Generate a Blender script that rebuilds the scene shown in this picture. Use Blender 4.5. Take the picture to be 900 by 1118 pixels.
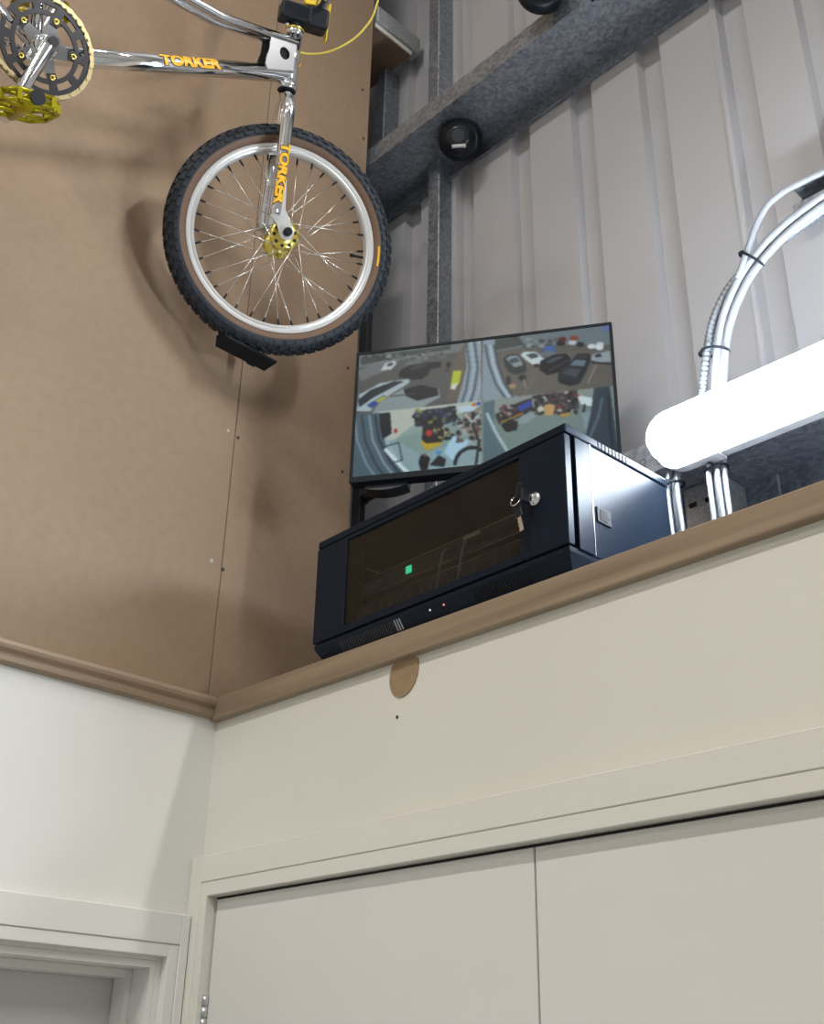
import bpy, bmesh, math, random
import numpy as np
from mathutils import Vector, Matrix

for o in list(bpy.data.objects):
    bpy.data.objects.remove(o)
SC = bpy.context.scene
COL = SC.collection
E = 1.74                                   # eye height: z values below marked "rel" are above the eye
random.seed(4)

# ------------------------------------------------------------------ camera
def cam_axes(yaw, pitch, roll):
    cy, sy, cp, sp = math.cos(yaw), math.sin(yaw), math.cos(pitch), math.sin(pitch)
    fwd = Vector((-sy*cp, cy*cp, sp)); right = Vector((cy, sy, 0)); up = right.cross(fwd)
    c, s = math.cos(roll), math.sin(roll)
    return c*right + s*up, -s*right + c*up, fwd
R_, U_, F_ = cam_axes(0.808893, 0.472112, 0.0200565)
cd = bpy.data.cameras.new('camera'); cam = bpy.data.objects.new('camera', cd); COL.objects.link(cam)
m = Matrix.Identity(4)
for i in range(3):
    m[i][0], m[i][1], m[i][2] = R_[i], U_[i], -F_[i]
m.translation = Vector((1.82520689, -1.22825885, E))
cam.matrix_world = m
cd.sensor_fit = 'HORIZONTAL'; cd.sensor_width = 36; cd.lens = 36*1252.606/900
cd.clip_start = 0.02
SC.camera = cam

# ------------------------------------------------------------------ world, exposure, large lights
w = bpy.data.worlds.new('world'); SC.world = w; w.use_nodes = True
w.node_tree.nodes['Background'].inputs[0].default_value = (0.9, 0.95, 1.0, 1)
w.node_tree.nodes['Background'].inputs[1].default_value = 0.15
SC.view_settings.view_transform = 'Standard'; SC.view_settings.look = 'None'
SC.view_settings.gamma = 1; SC.view_settings.use_curve_mapping = False
SC.view_settings.exposure = 0.0

def area(name, loc, target, sx, sy, power, col):
    l = bpy.data.lights.new(name, 'AREA'); l.shape = 'RECTANGLE'; l.size = sx; l.size_y = sy
    l.energy = power; l.color = col
    o = bpy.data.objects.new(name, l); COL.objects.link(o); o.location = loc
    d = Vector(target) - Vector(loc); o.rotation_euler = d.to_track_quat('-Z', 'Y').to_euler()
    return o
CEIL = E + 4.3
LAMPS = [(1.7, -3.0, 112), (5.2, -3.0, 62), (1.7, -6.2, 70), (5.2, -6.2, 46)]
for lx, ly, pw in LAMPS:
    area('high_bay_light', (lx, ly, CEIL-0.26), (lx, ly, 0), 1.45, 0.16, pw, (1.0, 0.98, 0.94))
BATTEN_EMIT = 58.0
BATTEN_COL = (0.80, 0.90, 1.0)
BATTEN2_EMIT = 150.0

# ------------------------------------------------------------------ materials
MATS = {}
def newmat(name):
    mt = bpy.data.materials.new(name); mt.use_nodes = True; MATS[name] = mt
    return mt, mt.node_tree.nodes, mt.node_tree.links, mt.node_tree.nodes['Principled BSDF']
def plain(name, col, rough=0.5, metal=0.0, **kw):
    mt, N, L, B = newmat(name)
    B.inputs['Base Color'].default_value = (*col, 1); B.inputs['Roughness'].default_value = rough
    B.inputs['Metallic'].default_value = metal
    for k, v in kw.items(): B.inputs[k].default_value = v
    return mt
def noisy(name, c0, c1, scale, rough, metal=0.0, bump=0.0, stretch=(1, 1, 1), detail=4, kind='noise', rr=0.0, lo=0.3, hi=0.7, dist=0.002):
    mt, N, L, B = newmat(name)
    tc = N.new('ShaderNodeTexCoord'); mp = N.new('ShaderNodeMapping'); mp.inputs['Scale'].default_value = stretch
    L.new(tc.outputs['Object'], mp.inputs[0])
    if kind == 'noise':
        t = N.new('ShaderNodeTexNoise'); t.inputs['Scale'].default_value = scale; t.inputs['Detail'].default_value = detail
        out = t.outputs['Fac']
    else:
        t = N.new('ShaderNodeTexVoronoi'); t.inputs['Scale'].default_value = scale
        sp = N.new('ShaderNodeSeparateColor'); L.new(t.outputs['Color'], sp.inputs[0]); out = sp.outputs[0]
    L.new(mp.outputs[0], t.inputs['Vector'])
    cr = N.new('ShaderNodeValToRGB'); cr.color_ramp.elements[0].position = lo; cr.color_ramp.elements[1].position = hi
    cr.color_ramp.elements[0].color = (*c0, 1); cr.color_ramp.elements[1].color = (*c1, 1)
    L.new(out, cr.inputs[0]); L.new(cr.outputs[0], B.inputs['Base Color'])
    B.inputs['Roughness'].default_value = rough; B.inputs['Metallic'].default_value = metal
    if rr:
        mr = N.new('ShaderNodeMapRange'); mr.inputs[3].default_value = rough-rr; mr.inputs[4].default_value = rough+rr
        L.new(out, mr.inputs[0]); L.new(mr.outputs[0], B.inputs['Roughness'])
    if bump:
        b = N.new('ShaderNodeBump'); b.inputs['Strength'].default_value = bump; b.inputs['Distance'].default_value = dist
        L.new(out, b.inputs['Height']); L.new(b.outputs[0], B.inputs['Normal'])
    return mt

def emit(name, col, strength):
    mt, N, L, B = newmat(name)
    B.inputs['Base Color'].default_value = (*col, 1)
    B.inputs['Emission Color'].default_value = (*col, 1); B.inputs['Emission Strength'].default_value = strength
    return mt

noisy('mdf', (0.275, 0.185, 0.115), (0.305, 0.21, 0.135), 45, 0.55, bump=0.04, detail=10, rr=0.05)
noisy('mdf_dark', (0.20, 0.135, 0.085), (0.25, 0.17, 0.11), 12, 0.6, detail=8)
noisy('paint_white', (0.74, 0.735, 0.71), (0.77, 0.765, 0.74), 3, 0.45, bump=0.02, detail=5)
noisy('paint_cream', (0.70, 0.68, 0.615), (0.73, 0.71, 0.645), 2.2, 0.5, bump=0.03, detail=6)
noisy('gloss_cream', (0.71, 0.69, 0.625), (0.73, 0.71, 0.645), 2.5, 0.35, detail=3)
noisy('door_white', (0.70, 0.685, 0.65), (0.725, 0.71, 0.675), 3, 0.4, detail=3)
plain('door_grey', (0.56, 0.56, 0.55), 0.45)
noisy('timber', (0.20, 0.145, 0.095), (0.36, 0.27, 0.185), 14, 0.45, stretch=(0.12, 1.6, 3.0), detail=8, bump=0.05)
noisy('timber_side', (0.25, 0.18, 0.12), (0.36, 0.265, 0.18), 14, 0.4, stretch=(3.0, 0.10, 3.0), detail=7, bump=0.05)
noisy('plug_wood', (0.27, 0.185, 0.10), (0.35, 0.25, 0.145), 30, 0.6, stretch=(1, 1, 3))
noisy('galv', (0.225, 0.25, 0.29), (0.37, 0.40, 0.445), 120, 0.42, metal=0.75, kind='voronoi', rr=0.1, lo=0.1, hi=0.9)  # blue tint puts the bluish cast of shadow into the metal colour
noisy('galv_light', (0.40, 0.41, 0.42), (0.52, 0.53, 0.54), 160, 0.45, metal=0.6, kind='voronoi', lo=0.1, hi=0.9)
noisy('cladding', (0.425, 0.42, 0.435), (0.455, 0.45, 0.465), 3, 0.34, detail=3)
noisy('black_steel', (0.007, 0.012, 0.022), (0.011, 0.017, 0.029), 300, 0.30, detail=3)  # navy tint of the shadows put into the black
MATS['black_steel'].node_tree.nodes['Principled BSDF'].inputs['Specular IOR Level'].default_value = 0.10
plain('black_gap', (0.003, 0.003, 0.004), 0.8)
plain('black_plastic', (0.008, 0.011, 0.016), 0.38, **{'Specular IOR Level': 0.3})
plain('black_matt', (0.008, 0.011, 0.016), 0.6, **{'Specular IOR Level': 0.25})
plain('bezel_black', (0.006, 0.008, 0.011), 0.55, **{'Specular IOR Level': 0.15})
noisy('rubber', (0.010, 0.014, 0.022), (0.020, 0.026, 0.036), 60, 0.6, detail=3)  # bluish shadow tint put into the rubber colour
plain('skinwall', (0.15, 0.085, 0.05), 0.6)
plain('chrome', (0.82, 0.83, 0.85), 0.10, 1.0)
plain('chrome_dull', (0.60, 0.61, 0.63), 0.28, 1.0)
plain('rim_silver', (0.74, 0.74, 0.73), 0.32, 0.55)
plain('spoke_steel', (0.75, 0.72, 0.66), 0.25, 0.9)
plain('gold_anodised', (0.78, 0.62, 0.14), 0.25, 0.85)
plain('pedal_gold', (0.42, 0.36, 0.012), 0.25, 0.7)
plain('chain_gold', (0.44, 0.37, 0.20), 0.3, 0.8)
plain('ring_black', (0.014, 0.015, 0.021), 0.3, 0.0, **{'Specular IOR Level': 0.35})
plain('yellow_plastic', (0.78, 0.55, 0.03), 0.4)
plain('yellow_cable', (0.62, 0.48, 0.06), 0.4)
plain('decal_yellow', (0.90, 0.47, 0.02), 0.4)
plain('decal_black', (0.01, 0.01, 0.01), 0.4)
plain('white_pvc', (0.30, 0.32, 0.35), 0.4)
plain('grey_pvc', (0.17, 0.18, 0.20), 0.35)
plain('flex_steel', (0.30, 0.33, 0.37), 0.4, 0.6)
plain('batten_body', (0.75, 0.76, 0.78), 0.4)
plain('ledge_grey', (0.22, 0.22, 0.23), 0.5)
plain('ink', (0.09, 0.085, 0.09), 0.7)
plain('concrete', (0.33, 0.34, 0.33), 0.6)
plain('room_wall', (0.55, 0.55, 0.53), 0.7)
plain('roof_lining', (0.50, 0.50, 0.50), 0.7)
plain('screw_steel', (0.55, 0.52, 0.46), 0.35, 0.8)
plain('screw_dark', (0.03, 0.025, 0.02), 0.6)
plain('switch_dark', (0.035, 0.037, 0.042), 0.4)
plain('label_white', (0.60, 0.60, 0.58), 0.6)
plain('dome_glass', (0.015, 0.016, 0.02), 0.12)
emit('batten_glow', BATTEN_COL, BATTEN_EMIT)
emit('batten_glow_high', (1.0, 0.97, 0.93), BATTEN2_EMIT)
emit('lamp_glow', (1.0, 0.96, 0.88), 6.0)
emit('led_green', (0.05, 0.9, 0.45), 1.6)
emit('led_red', (0.9, 0.25, 0.2), 1.2)
emit('led_white', (0.7, 0.75, 0.85), 0.8)
def smoked():
    mt = bpy.data.materials.new('smoked_glass'); mt.use_nodes = True; MATS['smoked_glass'] = mt
    N, L = mt.node_tree.nodes, mt.node_tree.links; N.clear()
    out = N.new('ShaderNodeOutputMaterial'); mx = N.new('ShaderNodeMixShader'); tr = N.new('ShaderNodeBsdfTransparent')
    gl = N.new('ShaderNodeBsdfGlossy'); lw = N.new('ShaderNodeLayerWeight'); pw_ = N.new('ShaderNodeMath'); pw_.operation = 'POWER'; pw_.inputs[1].default_value = 5.0; fr = N.new('ShaderNodeMath'); fr.operation = 'MULTIPLY_ADD'; fr.inputs[1].default_value = 0.9; fr.inputs[2].default_value = 0.035; L.new(lw.outputs['Facing'], pw_.inputs[0]); L.new(pw_.outputs[0], fr.inputs[0])
    tr.inputs[0].default_value = (0.62, 0.61, 0.60, 1); gl.inputs[0].default_value = (1, 1, 1, 1); gl.inputs['Roughness'].default_value = 0.05
    L.new(fr.outputs[0], mx.inputs[0]); L.new(tr.outputs[0], mx.inputs[1]); L.new(gl.outputs[0], mx.inputs[2]); L.new(mx.outputs[0], out.inputs[0])
smoked()
def screenmat():
    mt, N, L, B = newmat('screen_picture')
    a = N.new('ShaderNodeAttribute'); a.attribute_name = 'picture'
    B.inputs['Base Color'].default_value = (0.004, 0.004, 0.005, 1); B.inputs['Roughness'].default_value = 0.3
    L.new(a.outputs['Color'], B.inputs['Emission Color']); B.inputs['Emission Strength'].default_value = 1.05; B.inputs['Specular IOR Level'].default_value = 0.06
screenmat()

# ------------------------------------------------------------------ mesh helpers
def add_box(bm, lo, hi, bev=0.0, M=None, mi=0, seg=1):
    r = bmesh.ops.create_cube(bm, size=1.0)
    vs = r['verts']; lo = Vector(lo); hi = Vector(hi); c = (lo+hi)/2; s = hi-lo
    for v in vs: v.co = Vector((v.co.x*s.x, v.co.y*s.y, v.co.z*s.z)) + c
    fs = set(f for v in vs for f in v.link_faces)
    if bev:
        es = list(set(e for v in vs for e in v.link_edges))
        rb = bmesh.ops.bevel(bm, geom=es, offset=bev, segments=seg, affect='EDGES', profile=0.5)
        fs = set(f for f in fs if f.is_valid) | set(rb['faces'])
        vs = list(set(v for f in fs for v in f.verts))
    for f in fs: f.material_index = mi
    if M is not None: bmesh.ops.transform(bm, matrix=M, verts=vs)
    return vs
def frame_from(t, hint=None):
    t = t.normalized(); h = hint or (Vector((0, 0, 1)) if abs(t.z) < 0.9 else Vector((1, 0, 0)))
    a = h - t*h.dot(t); a.normalize(); return a, t.cross(a)
def add_tube(bm, pts, rad, seg=10, cap=True, mi=0, smooth=True, hint=None):
    pts = [Vector(p) for p in pts]; n = len(pts)
    rads = rad if isinstance(rad, (list, tuple)) else [rad]*n
    rings = []; prev = hint
    for i in range(n):
        t = (pts[min(i+1, n-1)] - pts[max(i-1, 0)])
        a, b = frame_from(t, prev); prev = a
        rings.append([bm.verts.new(pts[i] + rads[i]*(a*math.cos(2*math.pi*k/seg) + b*math.sin(2*math.pi*k/seg))) for k in range(seg)])
    for i in range(n-1):
        for k in range(seg):
            f = bm.faces.new((rings[i][k], rings[i][(k+1) % seg], rings[i+1][(k+1) % seg], rings[i+1][k])); f.smooth = smooth; f.material_index = mi
    if cap:
        f = bm.faces.new(rings[0][::-1]); f.material_index = mi
        f = bm.faces.new(rings[-1]); f.material_index = mi
def add_lathe(bm, prof, seg=48, M=None, closed=False, mi=0, smooth=True):
    """prof: (radius, axial) pairs, turned round local z"""
    rings = []; vs = []
    for k in range(seg):
        a = 2*math.pi*k/seg
        rr = [bm.verts.new((r*math.cos(a), r*math.sin(a), z)) for r, z in prof]; rings.append(rr); vs += rr
    n = len(prof)
    for k in range(seg):
        A, B_ = rings[k], rings[(k+1) % seg]
        for i in range(n if closed else n-1):
            j = (i+1) % n
            if prof[i][0] < 1e-7 and prof[j][0] < 1e-7: continue
            try:
                f = bm.faces.new((A[i], B_[i], B_[j], A[j])); f.smooth = smooth; f.material_index = mi if not callable(mi) else mi(i)
            except ValueError: pass
    if M is not None: bmesh.ops.transform(bm, matrix=M, verts=vs)
    bmesh.ops.remove_doubles(bm, verts=vs, dist=1e-7)
def add_prism(bm, poly, z0, z1, M=None, mi=0):
    a = [bm.verts.new((x, y, z0)) for x, y in poly]; b = [bm.verts.new((x, y, z1)) for x, y in poly]
    fs = [bm.faces.new(a[::-1]), bm.faces.new(b)]
    n = len(poly)
    for i in range(n): fs.append(bm.faces.new((a[i], a[(i+1) % n], b[(i+1) % n], b[i])))
    for f in fs: f.material_index = mi
    if M is not None: bmesh.ops.transform(bm, matrix=M, verts=a+b)
def add_disc(bm, c, n, r, h, seg=12, mi=0):
    n = Vector(n).normalized(); c = Vector(c)
    add_tube(bm, [c, c+n*h], r, seg, True, mi, False)
def obj(name, bm, mats, parent=None, M=None, kind=None):
    bmesh.ops.recalc_face_normals(bm, faces=bm.faces[:])
    me = bpy.data.meshes.new(name); bm.to_mesh(me); bm.free()
    for k in ([mats] if isinstance(mats, str) else mats): me.materials.append(MATS[k])
    o = bpy.data.objects.new(name, me); COL.objects.link(o)
    if parent is not None: o.parent = parent
    if M is not None: o.matrix_local = M
    if kind: o['kind'] = kind
    return o
def inst(name, me, parent, M, label=None):
    o = bpy.data.objects.new(name, me); COL.objects.link(o); o.parent = parent; o.matrix_local = M
    return o
def thing(name, label, cat, M=None, group=None):
    o = bpy.data.objects.new(name, None); COL.objects.link(o); o.empty_display_size = 0.05
    if M is not None: o.matrix_world = M
    return tag(o, label, cat, group)
def tag(o, label, cat, group=None):
    o['label'] = label; o['category'] = cat
    if group: o['group'] = group
    return o
def struct(o, label=None):
    o['kind'] = 'structure'
    if label: o['label'] = label
    return o
def T(x, y, z): return Matrix.Translation((x, y, z))
def BM(): return bmesh.new()
def zr(z): return z + E
def catmull(pts, n=8):
    pts = [Vector(p) for p in pts]; out = []
    P = [2*pts[0]-pts[1]] + pts + [2*pts[-1]-pts[-2]]
    for i in range(1, len(P)-2):
        for k in range(n):
            t = k/n; a, b, c, d = P[i-1:i+3]
            out.append(0.5*((2*b) + (c-a)*t + (2*a-5*b+4*c-d)*t*t + (3*b-a-3*c+d)*t**3))
    out.append(pts[-1]); return out

# ================================================================== STRUCTURE
LEDGE = zr(0.684)
Ym, Yi = 0.50, 0.335
XR, YF = 8.5, -8.0
bm = BM(); add_box(bm, (-0.6, YF, -0.1), (XR, 0.6, 0)); struct(obj('floor', bm, 'concrete'), 'grey concrete floor of the unit')
bm = BM(); add_box(bm, (-0.6, YF, CEIL), (XR, 0.6, CEIL+0.1)); struct(obj('ceiling', bm, 'roof_lining'), 'pale grey roof lining high above')
bm = BM(); add_box(bm, (XR, YF, 0), (XR+0.1, 0.6, CEIL)); struct(obj('wall_far_right', bm, 'room_wall'), 'far side wall of the workshop')
bm = BM(); add_box(bm, (-0.6, YF-0.1, 0), (XR, YF, CEIL)); struct(obj('wall_front', bm, 'room_wall'), 'wall behind the viewer')

# left wall: white board below (with door opening), MDF above
DL1 = -0.075; DL0 = -0.86; DLH = zr(0.203)     # left door opening (Y range, head)
bm = BM()
add_box(bm, (-0.12, YF, 0), (0, DL0, zr(0.66)))
add_box(bm, (-0.12, DL0, DLH), (0, DL1, zr(0.66)))
add_box(bm, (-0.12, DL1, 0), (0, 0.10, zr(0.66)))
WL = struct(obj('wall_left', bm, 'paint_white'), 'white painted lower wall beside the corner')
def mdf_panel(y0, y1, z0, z1):
    b = BM(); add_box(b, (-0.018, y0, z0), (0, y1, z1), 0.0012); return obj('mdf_panel', b, 'mdf', WL)
mdf_panel(-2.46, -0.024, zr(0.6605), zr(3.09))
mdf_panel(-0.0225, 0.313, zr(0.6605), zr(3.09))
mdf_panel(-4.9, -2.4615, zr(0.6605), zr(3.09))
mdf_panel(-0.0225, 0.313, zr(3.0915), CEIL)
mdf_panel(-2.46, -0.024, zr(3.0915), CEIL)
mdf_panel(-4.9, -2.4615, zr(3.0915), CEIL)
mdf_panel(YF, -4.9015, zr(0.6605), CEIL)
for (y, z, k) in [(-0.016, 1.275, 'screw_dark'), (-0.050, 0.969, 'screw_steel'), (-0.026+0.006, 0.959, 'screw_dark'), (-0.043, 1.281, 'screw_steel'),
                  (0.284, 1.31, 'screw_dark'), (0.284, 1.603, 'screw_dark'), (0.285, 2.555, 'screw_dark'), (0.297, 2.376, 'screw_dark')]:
    b = BM(); add_disc(b, (-0.002, y, zr(z)), (1, 0, 0), 0.0042, 0.0026, 10); obj('screw_head', b, k, WL)
# rear parts of the left wall behind the MDF (loft void)
bm = BM(); add_box(bm, (-0.62, -0.2, 0), (-0.60, 0.6, CEIL)); struct(obj('wall_void', bm, 'room_wall'), 'shadowed wall inside the loft void')

# moulded dado trim along the left wall
bm = BM()
prof = [(0.0, 0.644), (0.008, 0.644), (0.013, 0.648), (0.014, 0.656), (0.011, 0.661), (0.012, 0.664), (0.019, 0.669), (0.021, 0.675), (0.019, 0.682), (0.012, 0.686), (0.0, 0.686)]
a_ = [bm.verts.new((x, YF, zr(z))) for x, z in prof]; b_ = [bm.verts.new((x, -0.0165, zr(z))) for x, z in prof]
for i in range(len(prof)): j = (i+1) % len(prof); bm.faces.new((a_[i], a_[j], b_[j], b_[i]))
bm.faces.new(a_[::-1]); bm.faces.new(b_)
struct(obj('trim_1', bm, 'timber_side'), 'brown moulded timber trim under the MDF on the left wall')

# right (cream) wall with double door opening
RX0, RX1, RH = 0.052, 1.54, zr(0.305)
bm = BM()
add_box(bm, (0.0, 0.0, 0), (RX0, 0.10, LEDGE-0.0375))
add_box(bm, (RX0, 0.0, RH), (RX1, 0.10, LEDGE-0.0375))
add_box(bm, (RX1, 0.0, 0), (XR, 0.10, LEDGE-0.0375))
WR = struct(obj('wall_right', bm, 'paint_cream'), 'cream painted partition wall over the double doors')
# plug and pin hole
bm = BM()
poly = []
for k in range(40):
    t = 2*math.pi*k/40; rx = 0.0335; rz_ = 0.040
    x = rx*math.cos(t); z = rz_*math.sin(t)
    if z > 0.022: x *= 0.80
    poly.append((x+0.004*math.sin(t), z))
add_prism(bm, poly, 0, 0.0025, T(0.528, 0.0003, zr(0.617)) @ Matrix.Rotation(math.radians(90), 4, 'X'))
obj('bare_patch', bm, 'plug_wood', WR)
bm = BM(); add_disc(bm, (0.513, 0.0005, zr(0.546)), (0, -1, 0), 0.003, 0.0012, 10); obj('pin_hole', bm, 'screw_dark', WR)
# ledge: shelf board with solid timber lipping
bm = BM(); add_box(bm, (0.0005, 0.006, LEDGE-0.036), (XR, Ym, LEDGE))
LG = struct(obj('trim_2', bm, 'ledge_grey'), 'deep timber ledge along the top of the cream wall')
bm = BM(); add_box(bm, (0.0005, -0.016, zr(0.6395)), (XR, 0.0058, LEDGE+0.0), 0.003, seg=2); obj('lipping', bm, 'timber', LG)

# rear wall: profiled cladding sheets
def clad_profile(x0, x1, troughs):
    pts = [(x0, 0.0)]
    for xr, kind in troughs:
        if kind == 'seam':
            pts += [(xr-0.080, 0.0), (xr-0.078, -0.004), (xr-0.074, -0.004), (xr-0.070, 0.0), (xr-0.066, 0.0)]
        else: pts += [(xr-0.066, 0.0)]
        pts += [(xr-0.060, 0.024), (xr-0.010, 0.024), (xr-0.001, 0.001), (xr, 0.0)]
    pts.append((x1, 0.0)); return pts
bm = BM()
def clad_sheet(x0, x1, troughs, parent):
    b = BM(); pr = clad_profile(x0, x1, troughs)
    z0, z1 = 0.2, CEIL
    front = [[b.verts.new((x, Ym+d, z)) for x, d in pr] for z in (z0, z1)]
    back = [[b.verts.new((x, Ym+d+0.0012, z)) for x, d in pr] for z in (z0, z1)]
    n = len(pr)
    for i in range(n-1):
        b.faces.new((front[0][i], front[0][i+1], front[1][i+1], front[1][i]))
        b.faces.new((back[0][i], back[1][i], back[1][i+1], back[0][i+1]))
    for i in (0, n-1): b.faces.new((front[0][i], front[1][i], back[1][i], back[0][i]))
    return obj('cladding_sheet', b, 'cladding', parent)
bm = BM(); add_box(bm, (-0.6, Ym+0.06, 0), (XR, Ym+0.08, CEIL))
WB = struct(obj('wall_rear', bm, 'room_wall'), 'off-white profiled metal cladding behind the ledge')
clad_sheet(-0.60, 0.965, [(-0.373, ''), (-0.173, ''), (0.027, ''), (0.228, ''), (0.428, ''), (0.628, ''), (0.830, '')], WB)
def xs(n, x): return [(x+0.2*i, 'seam' if i == 0 else '') for i in range(n)]
clad_sheet(0.9651, 1.965, [(1.047, 'seam'), (1.225, ''), (1.425, ''), (1.625, ''), (1.825, '')], WB)
for k in range(6):
    x = 1.9651 + k*1.0
    clad_sheet(x, x+0.9999, xs(5, x+0.083), WB)

# ---- Z section sheeting rails (inner flange turned up, outer flange down)
def z_rail(zw, name_label, x0=-0.58, x1=8.3, cat='rail'):
    t = 0.003; b = BM()
    def loop(d): return d
    P = [(Yi, zw+0.063), (Yi, zw), (Ym-0.003, zw), (Ym-0.003, zw-0.045), (Ym-0.012, zw-0.048)]
    Q = [(Yi+t, zw+0.063), (Yi+t, zw+t), (Ym-0.0005, zw+t), (Ym-0.0005, zw-0.049), (Ym-0.012, zw-0.0515)]
    ring = P + Q[::-1]
    A = [b.verts.new((x0, y, z)) for y, z in ring]; B_ = [b.verts.new((x1, y, z)) for y, z in ring]
    n = len(ring)
    for i in range(n): b.faces.new((A[i], A[(i+1) % n], B_[(i+1) % n], B_[i]))
    b.faces.new(A[::-1]); b.faces.new(B_)
    return tag(obj('sheeting_rail', b, 'galv'), name_label, cat)
RAILU = zr(2.313); RAILL = zr(1.015)
z_rail(RAILU, 'galvanised steel rail crossing the cladding above the screen, carrying the small dome camera')
r_low = z_rail(RAILL, 'galvanised steel rail behind the lit strip lamp just above the ledge')
z_rail(zr(3.62), 'galvanised steel rail under the roof, topmost of the rails on the cladding')
# vertical trimmers
def trimmer(x0, x1, z0, z1, y0, label, slots=False):
    b = BM(); add_box(b, (x0, y0, z0), (x1, Ym-0.0005, z1), 0.002)
    o = tag(obj('steel_trimmer', b, 'galv_light' if slots else 'galv'), label, 'post')
    if slots:
        for sx in (0.834, 0.868):
            q = BM(); add_tube(q, [(sx-0.007, y0-0.0006, zr(0.976)), (sx+0.007, y0-0.0006, zr(0.9765))], 0.0048, 8)
            obj('bolt_slot', q, 'black_gap', o)
    return o
trimmer(0.105, 0.147, RAILL+0.004, RAILU-0.001, 0.45, 'vertical galvanised post rising behind the screen to the rail with the dome camera')
trimmer(0.108, 0.150, RAILU+0.004, zr(3.62)-0.001, 0.44, 'vertical galvanised post standing on top of the rail with the dome camera')
trimmer(0.815, 0.905, LEDGE+0.0005, RAILL-0.001, 0.43, 'short slotted galvanised post behind the cables under the strip lamp', True)

# ---- loft floor edge beyond the MDF edge, upper left
lf = thing('loft_deck', 'edge of a timber loft deck with steel channel beyond the MDF panel', 'deck', T(-0.3, 0.39, zr(2.84)))
bm = BM(); add_box(bm, (-0.27, -0.07, 0.0), (0.30, 0.080, 0.018), 0.001); obj('deck_board', bm, 'mdf_dark', lf)
bm = BM(); add_box(bm, (0.3003, -0.07, 0.001), (0.304, 0.080, 0.017)); obj('pale_edge_strip', bm, 'paint_cream', lf)
bm = BM(); add_box(bm, (0.27, -0.07, 0.0185), (0.312, 0.1085, 0.085), 0.003); obj('edge_channel', bm, 'galv_light', lf)
bm = BM(); add_box(bm, (-0.12, 0.44, RAILU+0.004), (-0.08, 0.4995, zr(2.839)), 0.002)
tag(obj('steel_stud', bm, 'galv'), 'dark steel stud under the loft deck beyond the MDF edge', 'post')

# ---- black upright beside the MDF edge
up = thing('black_upright', 'slim black steel upright at the MDF edge, running behind the screen', 'post', T(0.008, 0.3245, LEDGE))
bm = BM(); add_box(bm, (-0.0075, -0.009, 0.0005), (0.022, 0.0095, 1.40), 0.0015); obj('post_tube', bm, 'black_matt', up)
bm = BM(); add_box(bm, (-0.0075, -0.011, -0.0), (0.030, 0.0101, 0.0045)); obj('foot_plate', bm, 'black_matt', up)

# ================================================================== DOORS
# double door in the cream wall
d2 = struct(bpy.data.objects.new('door_2', None), 'cream double cupboard doors with painted frame under the ledge'); COL.objects.link(d2)
AY = -0.024
bm = BM()                                   # flat outer architrave
add_box(bm, (0.0008, AY, 0), (0.036, -0.0003, zr(0.3815)), 0.0015)
add_box(bm, (0.036, AY, zr(0.335)), (1.556, -0.0003, zr(0.3815)), 0.0015)
add_box(bm, (1.556, AY, 0), (1.60, -0.0003, zr(0.3815)), 0.0015)
obj('architrave', bm, 'gloss_cream', d2)
bm = BM()                                   # door lining
add_box(bm, (0.0365, AY+0.001, 0), (0.0575, 0.098, zr(0.3345)), 0.001)
add_box(bm, (0.0575, AY+0.001, zr(0.3105)), (1.5345, 0.098, zr(0.3345)), 0.001)
add_box(bm, (1.5345, AY+0.001, 0), (1.5555, 0.098, zr(0.3345)), 0.001)
obj('door_lining', bm, 'gloss_cream', d2)
bm = BM()
add_box(bm, (0.0577, 0.033, 0), (0.072, 0.06, zr(0.310)))
add_box(bm, (0.072, 0.033, zr(0.295)), (1.52, 0.06, zr(0.310)))
obj('door_stop', bm, 'gloss_cream', d2)
def leaf(x0, x1):
    b = BM(); add_box(b, (x0, -0.003, 0.008), (x1, 0.032, zr(0.3065)), 0.002, seg=2)
    return obj('door_leaf', b, 'door_white', d2)
l1 = leaf(0.0615, 0.7925); l2 = leaf(0.7955, 1.531)
bm = BM(); add_box(bm, (0.0600, -0.002, zr(0.3067)), (1.533, 0.030, zr(0.3098))); obj('gap_shade_strip', bm, 'black_gap', d2)  # black strip standing in for the shade in the gap above the leaves
for zc in (0.105, -0.6, -1.4):
    b = BM()
    for k in range(5):
        add_tube(b, [(0.0595, -0.0075, zr(zc-0.045+k*0.0182)), (0.0595, -0.0075, zr(zc-0.045+k*0.0182+0.0172))], 0.0058, 12)
    add_box(b, (0.0578, -0.004, zr(zc-0.045)), (0.0612, 0.02, zr(zc+0.045)))
    obj('hinge', b, 'chrome_dull', l1)
# left door
d1 = struct(bpy.data.objects.new('door_1', None), 'grey recessed door in a white painted frame on the left wall'); COL.objects.link(d1)
bm = BM()
add_box(bm, (0.0003, -0.043, 0), (0.020, -0.0255, zr(0.281)), 0.0015)
add_box(bm, (0.0003, -0.905, zr(0.230)), (0.020, -0.043, zr(0.281)), 0.0015)
add_box(bm, (0.0003, -0.95, 0), (0.020, -0.905, zr(0.281)), 0.0015)
obj('architrave', bm, 'paint_white', d1)
bm = BM()
add_box(bm, (0.0003, -0.064, 0), (0.018, -0.0435, zr(0.2295)), 0.001)
add_box(bm, (0.0003, -0.90, zr(0.209)), (0.018, -0.064, zr(0.2295)), 0.001)
add_box(bm, (0.0003, -0.9045, 0), (0.018, -0.884, zr(0.2295)), 0.001)
obj('inner_bead', bm, 'paint_white', d1)
bm = BM()
add_box(bm, (-0.119, DL1-0.010, 0), (0.0, DL1-0.0005, DLH-0.0005)); add_box(bm, (-0.119, DL0+0.0101, DLH-0.012), (0.0, DL1-0.0101, DLH-0.0005))
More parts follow.
